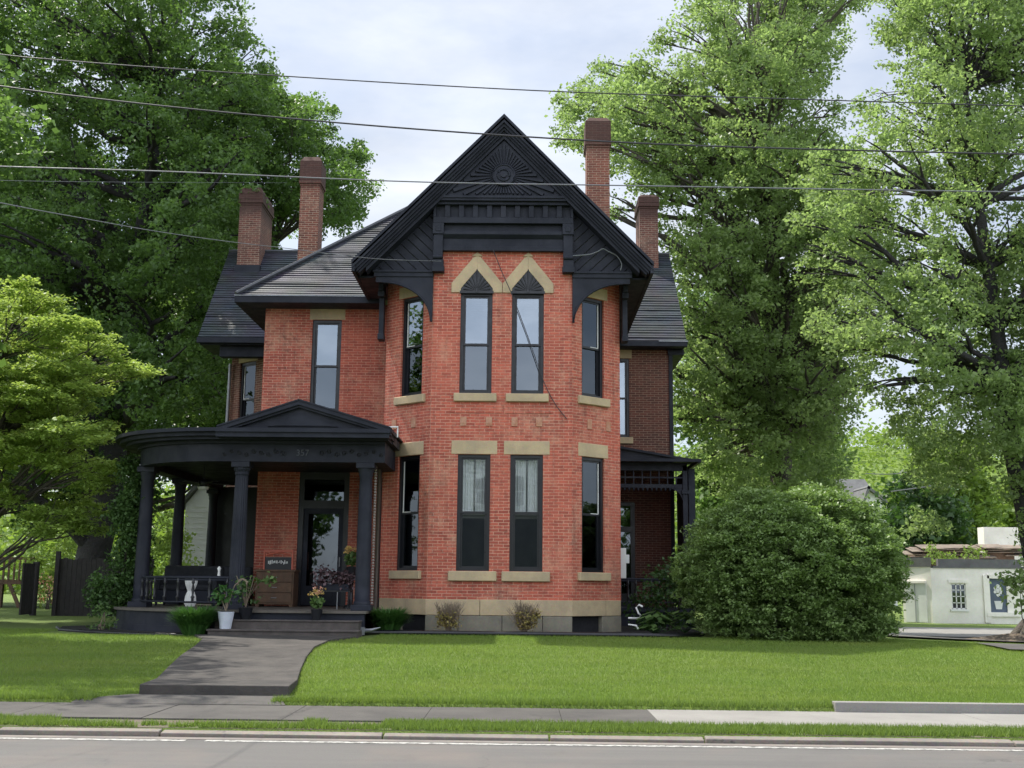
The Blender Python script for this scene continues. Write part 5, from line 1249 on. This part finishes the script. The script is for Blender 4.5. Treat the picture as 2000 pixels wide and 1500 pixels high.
# white garage seen through the porch
gy = 43.; ga = empty('white_garage', (-15, gy, .5), 'white clapboard garage glimpsed between the rear porch columns', 'garage'); x0, x1 = at(362, 1000, gy).x, at(470, 1000, gy).x
q = MB(); q.box(x0, x1, gy, gy+5, .4, 4.4)
q.prism_y([(x0, 4.4), (x1, 4.4), ((x0+x1)/2, 5.7)], gy, gy+5)
for k in range(20): q.box(x0-.01, x1+.01, gy-.02, gy, .5+.2*k, .52+.2*k)
q.build('wall', 'white', ga); q = MB(); xm = (x0+x1)/2
q.slab([(x0-.3, gy-.3, 4.3), (xm, gy-.3, 5.85), (xm, gy+5.3, 5.85), (x0-.3, gy+5.3, 4.3)][::-1], -.12); q.slab([(xm, gy-.3, 5.85), (x1+.3, gy-.3, 4.3), (x1+.3, gy+5.3, 4.3), (xm, gy+5.3, 5.85)][::-1], -.12); q.build('roof', 'farroof', ga)
q = MB(); q.box(x0+1.3, x0+2.2, gy-.04, gy-.021, 1.0, 2.3); q.build('window', 'blue_board', ga)

# ------------------------------------------------------------------ right background buildings
by_ = 58.; bzz = -.12
wb = empty('white_building', (at(1900, 1200, by_).x, by_+3, bzz), 'single storey whitewashed building across the side road on the right', 'building')
x0 = at(1822, 1200, by_).x; x1 = x0+9; ztop = at(1900, 1110, by_).z
wxa, wxb = at(1858, 1150, by_).x, at(1886, 1150, by_).x; wza, wzb = at(1873, 1190, by_).z, at(1873, 1140, by_).z
sxa, sxb = at(1932, 1150, by_).x, at(1966, 1150, by_).x; sza, szb = at(1950, 1196, by_).z, at(1950, 1130, by_).z
q = MB(); wall(q, (x0, by_), (x1, by_), bzz-.3, ztop, [(wxa-x0, wxb-x0, wza, wzb), (sxa-x0, sxb-x0, sza, szb)], .12)
xd = at(1783, 1200, by_-.3).x; wall(q, (xd, by_+1.1), (x0, by_), bzz-.3, ztop+.05); q.poly([(xd, by_+1.1, ztop), (x0, by_, ztop), (x1, by_, ztop), (x1, by_+6, ztop), (xd, by_+6, ztop)])
q.build('wall', 'whitewall', wb)
q = MB()
q.box(wxa, wxb, by_+.04, by_+.08, wza, wza+.06); q.box(wxa, wxb, by_+.04, by_+.08, wzb-.06, wzb); nv = 3
for k in range(nv+1): x = wxa+(wxb-wxa-.05)*k/nv; q.box(x, x+.05, by_+.04, by_+.08, wza, wzb)
for k in range(1, 4): z = wza+(wzb-wza)*k/4; q.box(wxa, wxb, by_+.04, by_+.08, z-.02, z+.02)
wdo = q.build('window', 'white', wb); q = MB(); q.box(wxa-.1, wxb+.1, by_-.06, by_+.02, wza-.1, wza-.002); q.build('sill', 'white', wdo); q = MB(); q.box(wxa, wxb, by_+.085, by_+.09, wza, wzb); q.build('pane', 'glass_dim', wdo)
q = MB(); q.box(wxa-.14, wxb+.14, by_-.05, by_+.0, wzb+.04, wzb+.2); q.build('lintel', 'whitewall', wdo)
q = MB(); q.box(sxa, sxb, by_+.06, by_+.1, sza, szb); pb_ = q.build('painted_board', 'blue_board', wb)
q = MB(); q.box(sxa-.3, sxa, by_-.08, by_+.1, sza-.5, szb+.15); q.box(sxa-.1, sxb+.6, by_-.08, by_, szb, szb+.2); q.box(sxa-.2, sxb+.6, by_-.1, by_, sza-.2, sza); q.build('board_frame', 'whitewall', wb)
q = MB(); cx2 = (sxa+sxb)/2+.02; sc_ = .5   # white painted bouquet in a vase, in low relief
for (dx, dz, r) in ((0, .9, .10), (-.12, .8, .09), (.13, .78, .1), (0, .65, .11), (-.14, .6, .08), (.14, .58, .09), (0, .45, .1)):
    n = 12; vs = [(cx2+dx+r*math.cos(2*PI*k/n), by_+.05, sza+.55+dz*.9-.1+r*math.sin(2*PI*k/n)) for k in range(n)]; q.poly(vs)
q.prism_y([(cx2-.14, sza+.15), (cx2+.14, sza+.15), (cx2+.22, sza+.55), (cx2-.22, sza+.55)], by_+.045, by_+.06)
q.build('painted_bouquet', 'white', wb)
def onside(s): return V((xd, by_+1.1, 0)).lerp(V((x0, by_, 0)), s)
q = MB(); a, b = onside(.1), onside(.82); dz0, dz1 = at(1800, 1215, by_).z-.02, at(1800, 1140, by_).z; nn = V((-(a-b).y, (a-b).x, 0)).normalized()*.04
nn = nn if nn.y < 0 else -nn
q.slab([a+nn+V((0, 0, dz0)), b+nn+V((0, 0, dz0)), b+nn+V((0, 0, dz1)), a+nn+V((0, 0, dz1))], .05); do = q.build('door', 'white', wb)
q = MB(); m_ = a.lerp(b, .48); q.tube([m_+nn*1.5+V((0, 0, dz0)), m_+nn*1.5+V((0, 0, dz1))], .018, 4); q.build('seam', 'metal', do)
q = MB(); q.slab([a+nn*3+V((0, 0, dz1+.02)), b+nn*3+V((0, 0, dz1+.02)), b+nn*3+V((0, 0, dz1+.14)), a+nn*3+V((0, 0, dz1+.14))], .14); q.build('door_hood', 'whitewall', do)
q = MB(); q.prism_z([(xd-.05, by_+1.05), (x0+.02, by_-.06), (x0+.1, by_+.3), (xd+.1, by_+1.5)], ztop+.05, ztop+.85*.6); q.build('parapet', 'farroof', wb)
q = MB(); q.box(x0+.1, x1, by_-.05, by_+.3, ztop, ztop+.10); q.box(x0+.4, x0+4.5, by_+.05, by_+.3, ztop+.1, ztop+.45); q.build('coping', 'farroof', wb)
# collapsed roof of the shed behind
rf2 = empty('ruined_shed', (at(1850, 1090, 62).x, 62, 0), 'tumbledown shed with a collapsed tan roof behind the white building', 'shed'); q = MB(); rd = random.Random(5)
for k in range(30):
    x = at(1800, 1080, 62).x+rd.uniform(0, 5.2); z = ztop+.42+rd.uniform(0, .7); l_ = rd.uniform(.5, 1.3); q.slab([(x-l_, 61+rd.uniform(0, .5), z), (x+l_, 61+rd.uniform(0, .5), z+rd.uniform(-.02, .12)), (x+l_, 62.3, z+.25), (x-l_, 62.3, z+.22)], .03)
q.build('roof', 'ruin', rf2); q = MB(); xa = at(1790, 1080, 62).x; q.box(xa+.2, xa+5, 61.6, 64, -.2, ztop+.9); q.build('wall', 'wood', rf2)
p = at(1815, 1075, 60.5); bush_thing('roof_weeds', [(p.x, 60.2, ztop+.75, .35, .3, .5), (p.x+.9, 60.3, ztop+.65, .5, .3, .3), (p.x+2.2, 60.3, ztop+.8, .6, .3, .35)], 'leaf_hill', 'weeds sprouting from the white building roof', size=.14, leaves=10, per=8, spread=.15, base=ztop)
# taller white building at right edge
q = MB(); xr = at(1922, 1050, 66).x; q.box(xr, xr+10, 66, 66.9, -.3, at(1990, 1030, 66).z); o = q.build('white_house', 'whitewall'); top(o, label='tall plain white wall rising behind the single storey building', cat='building')
# distant white house with gable
hy_ = 112.; hx0, hx1 = at(1683, 1000, hy_).x, at(1755, 1000, hy_).x; dh = empty('white_house', ((hx0+hx1)/2, hy_, 0), 'distant white house with steep front gable above the round bush', 'house')
zg, zt_ = at(1720, 1000, hy_).z, at(1697, 953, hy_).z; xm = at(1693, 953, hy_).x
q = MB(); q.box(hx0+.2, hx1-.5, hy_, hy_+6, -1, zg); q.prism_y([(hx0, zg), (hx1, zg), (xm, zt_)], hy_, hy_+.5); q.box(hx0-4, hx1-1, hy_+2, hy_+9, -1, zg); q.build('wall', 'white', dh)
q = MB()
q.slab([(xm, hy_-.5, zt_+.2), (hx1+.4, hy_-.5, zg-.1), (hx1+.4, hy_+5, zg-.1), (xm, hy_+5, zt_+.2)], .25); q.slab([(hx0-.4, hy_-.5, zg-.1), (xm, hy_-.5, zt_+.2), (xm, hy_+5, zt_+.2), (hx0-.4, hy_+5, zg-.1)], .25)
rz_ = at(1660, 935, hy_+5).z; q.slab([(hx0-5, hy_+1.8, zg-.1), (hx1-.5, hy_+1.8, zg), (hx1-1.5, hy_+5.5, rz_), (hx0-5, hy_+5.5, rz_)], .2); q.build('roof', 'farroof', dh)
q = MB(); q.box(hx0+.3, hx1+.4, hy_-.55, hy_-.45, zg-.12, zg+.1); q.build('gable_trim', 'white', dh)
# soil and roots at the right elm
q = MB(); rd = random.Random(8)
for k in range(26):
    a = rd.uniform(PI*.7, PI*1.9); r1 = rd.uniform(.7, 1.5); cx3, cy3 = 13.2, 30
    q.tube([(cx3+.35*math.cos(a), cy3+.35*math.sin(a), .75), (cx3+r1*.5*math.cos(a), cy3+r1*.5*math.sin(a), .40), (cx3+r1*math.cos(a+.2), cy3+r1*math.sin(a+.2), .24)], [.16, .10, .04], 6)
top(q.build('tree_roots', 'bark'), label='gnarled exposed roots around the right edge elm', cat='roots')
q = MB(); vs = [(13.2, 30, .6)]+[(13.2+(1.9+.3*math.sin(k*2.3))*math.cos(2*PI*k/18), 30+(1.4+.3*math.sin(k*3.1))*math.sin(2*PI*k/18), gz(13.2+1.9*math.cos(2*PI*k/18), 30)+.03) for k in range(18)]
q.faces(vs, [(0, i+1, (i+1) % 18+1) for i in range(18)], True); props(q.build('soil_mound', 'soil'), 'bare soil mound under the right elm', 'soil', kind='structure')
p = at(1985, 1165, 29); bush_thing('sucker_shrub', [(p.x+.1, 29, 1.55, .45, .35, .6), (p.x+.5, 29, 2.1, .4, .35, .4)], 'leaf_bush', 'light leafy sprouts at the foot of the right edge elm', size=.13, leaves=12, per=9, spread=.15)

# ------------------------------------------------------------------ opposite side of the street (seen mirrored in the panes)
oh = empty('clapboard_house', (-4, -22, 0), 'white clapboard house across the street mirrored in the bay windows', 'house'); q = MB()
q.box(-11, 4, -27, -20, 5.6, 9.6); q.prism_y([(4, 9.6), (-11, 9.6), (-3.5, 12.0)], -20.2, -27)
for k in range(18): q.box(-11.02, 4.02, -19.99, -19.96, 5.8+.21*k, 5.83+.21*k)
q.build('wall', 'white', oh)
q = MB(); q.box(-11, 4, -27, -20, -.1, 5.59); q.build('reflection_wall', 'reflection_grey', oh)  # unseen dark storey, added to darken reflections in the lower sashes
for (wx_, wz0) in ((-9, 6.3), (-6.3, 6.3), (-3.1, 6.3), (-.9, 6.3), (1.8, 6.3), (-8, 1.2), (2.4, 1.2)):
    q = MB(); q.box(wx_, wx_+.12, -19.96, -19.90, wz0, wz0+2); q.box(wx_+.9, wx_+1.02, -19.96, -19.90, wz0, wz0+2); q.box(wx_+.12, wx_+.9, -19.96, -19.90, wz0+1.88, wz0+2); q.box(wx_+.12, wx_+.9, -19.96, -19.90, wz0, wz0+.12); q.box(wx_+.12, wx_+.9, -19.96, -19.91, wz0+.96, wz0+1.02)
    f = q.build('window', 'white', oh); q = MB(); q.box(wx_+.12, wx_+.9, -19.955, -19.93, wz0+.1, wz0+1.9); q.build('pane', 'dark_room', f)
q = MB(); q.slab([(-11.4, -19.6, 9.5), (-11.4, -27.4, 9.5), (-3.5, -27.4, 12.2), (-3.5, -19.6, 12.2)][::-1], .15); q.slab([(4.4, -27.4, 9.5), (4.4, -19.6, 9.5), (-3.5, -19.6, 12.2), (-3.5, -27.4, 12.2)][::-1], .15); q.build('roof', 'farroof', oh)
for (x, y, s_, lab) in ((11, -18, 2.6, 'street tree opposite, right of the clapboard house'), (-17, -17, 2.6, 'street tree opposite, left of the clapboard house')):
    rd = random.Random(int(x)); ls = [(x+rd.uniform(-3, 3), y+rd.uniform(-2, 2), rd.uniform(3, 9), 1.9, 1.9, 1.6) for _ in range(18)]
    tree('street_tree', (x, y, 0), big_trunk(x, y, 0, 7, k=5), .3, ls, 'leaf_maple', lab, size=.5, leaves=14, per=1.0, spread=.5, group='trees across the street')

# ------------------------------------------------------------------ wires
def wire(name, pts, Y, r, label, mat='tube', cat='cable'):
    P = [at(u, v, Y if not isinstance(Y, (list, tuple)) else y) for (u, v), y in zip(pts, Y if isinstance(Y, (list, tuple)) else [Y]*len(pts))]
    if pts[0][0] < -200: P.insert(0, P[0]+(P[0]-P[1]).normalized()*16)
    if pts[-1][0] > 2200: P.append(P[-1]+(P[-1]-P[-2]).normalized()*16)
    # smooth it
    Q = []
    for i in range(len(P)-1):
        p0, p1, p2, p3 = P[max(i-1, 0)], P[i], P[i+1], P[min(i+2, len(P)-1)]
        for k in range(6):
            t = k/6; Q.append(.5*((2*p1)+(p2-p0)*t+(2*p0-5*p1+4*p2-p3)*t*t+(3*p1-p0-3*p2+p3)*t**3))
    Q.append(P[-1]); top(MB().tube(Q, r, 6).build(name, mat), label=label, cat=cat)
M['wire'] = plain('weathered_cable', (.16, .17, .18), None, .5, 5, 0); M['wire_dark'] = plain('dark_cable', (.03, .03, .035), None, .5, 5, 0)
wire('overhead_wire', [(-300, 75), (100, 116), (560, 149), (1050, 177), (1500, 192), (2000, 207), (2400, 216)], 12, .0065, 'topmost overhead wire crossing the sky above the gable', 'wire_dark')
wire('overhead_wire', [(-300, 118), (0, 168), (280, 203), (640, 238), (980, 264), (1300, 282), (1650, 293), (2000, 301), (2400, 306)], 12, .009, 'second overhead wire crossing the gable peak and tall chimney', 'wire_dark')
wire('overhead_wire', [(-300, 314), (0, 325), (300, 334), (560, 345), (750, 353), (930, 358), (1200, 362), (1600, 369), (2000, 375), (2400, 379)], 12, .007, 'pale overhead wire passing in front of the gable sunburst', 'wire')
wire('overhead_wire', [(-300, 340), (30, 353), (300, 356), (560, 357)], [12, 16, 26, 36], .004, 'thin wire fading into the left maple below the pale wire', 'wire')
wire('service_wire', [(-300, 330), (10, 398), (160, 426), (300, 451), (440, 471), (560, 485), (690, 501), (760, 507), (862, 510)], [10, 12, 15, 18, 20, 22, 24, 24.8, 25.7], .007, 'service wire sagging from the left to the gable ledge', 'wire')
wire('facade_cable', [(963, 488), (982, 535), (1001, 578), (1030, 655), (1062, 745), (1085, 790), (1107, 818)], [25.8, 25.85, 25.9, 25.93, 25.93, 25.95, 25.97], .010, 'dark cable slanting across the right upper bay window', 'wire_dark')
wire('insulator_wire', [(1112, 500), (1150, 497), (1168, 491), (1178, 486), (1190, 492), (1205, 500), (1214, 515), (1212, 528)], 25.82, .014, 'curled pale cable stub on the right gable boards', 'wire')
wire('far_wire', [(1740, 960), (1800, 952), (1835, 946)], 60, .03, 'pale wire in front of the far white gable', 'wire')
wire('far_wire', [(1690, 925), (1740, 926), (1790, 920)], 60, .025, 'pale wire just above the far white gable', 'wire')

# ------------------------------------------------------------------ grass blades
def blades(name, x0, x1, y0, y1, n, h, wd, mat, label, dens=None, skip=None):
    x = rng.uniform(x0, x1, n); t = rng.random(n); y = y0+(y1-y0)*t**(dens or 1)
    m_ = np.abs(x-0) < y*.50+1.0
    if skip is not None: m_ &= ~skip(x, y)
    x, y = x[m_], y[m_]; n = len(x)
    z = np.array([gz(a, b) for a, b in zip(x, y)]); hh = h*(.5+.9*rng.random(n)); a = rng.random(n)*2*PI
    b = np.stack([x, y, z-.004], 1); w_ = np.stack([np.cos(a), np.sin(a), np.zeros(n)], 1)*wd*.5
    tp = b+np.stack([rng.normal(size=n)*hh*.35, rng.normal(size=n)*hh*.35, hh], 1)
    o = quads_mesh(name, np.stack([b-w_, b+w_, tp], 1), mat); props(o, label, 'grass', kind='stuff')
def walkmask(x, y):
    l = np.interp(y, [a for a, _ in wk_l], [b for _, b in wk_l]); r = np.interp(y, [a for a, _ in wk_r], [b for _, b in wk_r])
    m_ = (x > l+.02) & (x < r-.02) & (y > 15.1)
    m_ |= (y < 15.2) & (x > -5.3) & (x < -3.1)
    m_ |= (y > 23.9) & (x > -10) & (x < -3.3); m_ |= (y > 24.85) & (x > -3.4) & (x < 4.2); m_ |= (y > 23.6) & (x > -6.7) & (x < -3)
    return m_
blades('grass', -12, 12, 14.64, 25.5, 420000, .042, .011, 'blade', 'short mown grass of the front lawn', 1.25, walkmask)
def verge(x, y):
    nx = np.sin(x*1.3)+np.sin(x*3.7+1)*.6+np.sin(x*.41+2)
    n2 = np.sin(x*7.3+y*21)+np.sin(x*13.1-y*17+1)+np.sin(x*2.9+y*5)
    return ((nx > .2) & (x < -1.5) & (y > 12.75)) | ((x < -3.4) & (n2 > .5)) | (n2 > 2.0)
blades('verge_grass', -9, 9, 12.45, 13.12, 75000, .062, .012, 'blade_strip', 'rough grass of the verge beside the kerb', 1, verge)
def edge(x, y): return walkmask(x, y)
def weedmask(x, y):
    v = np.sin(x*1.7+y*.9)*np.sin(x*.63-y*1.3+1)+.5*np.sin(x*4.1+y*3.3)
    return walkmask(x, y) | (v < .75)
blades('lawn_weeds', -12, 12, 14.7, 24.5, 26000, .05, .02, 'blade_strip', 'slightly darker clover patches in the front lawn', 1.2, weedmask)
blades('lawn_edge_grass', -9, 4.0, 14.58, 14.85, 16000, .07, .012, 'blade_strip', 'longer ragged grass along the lawn edge', 1, edge)
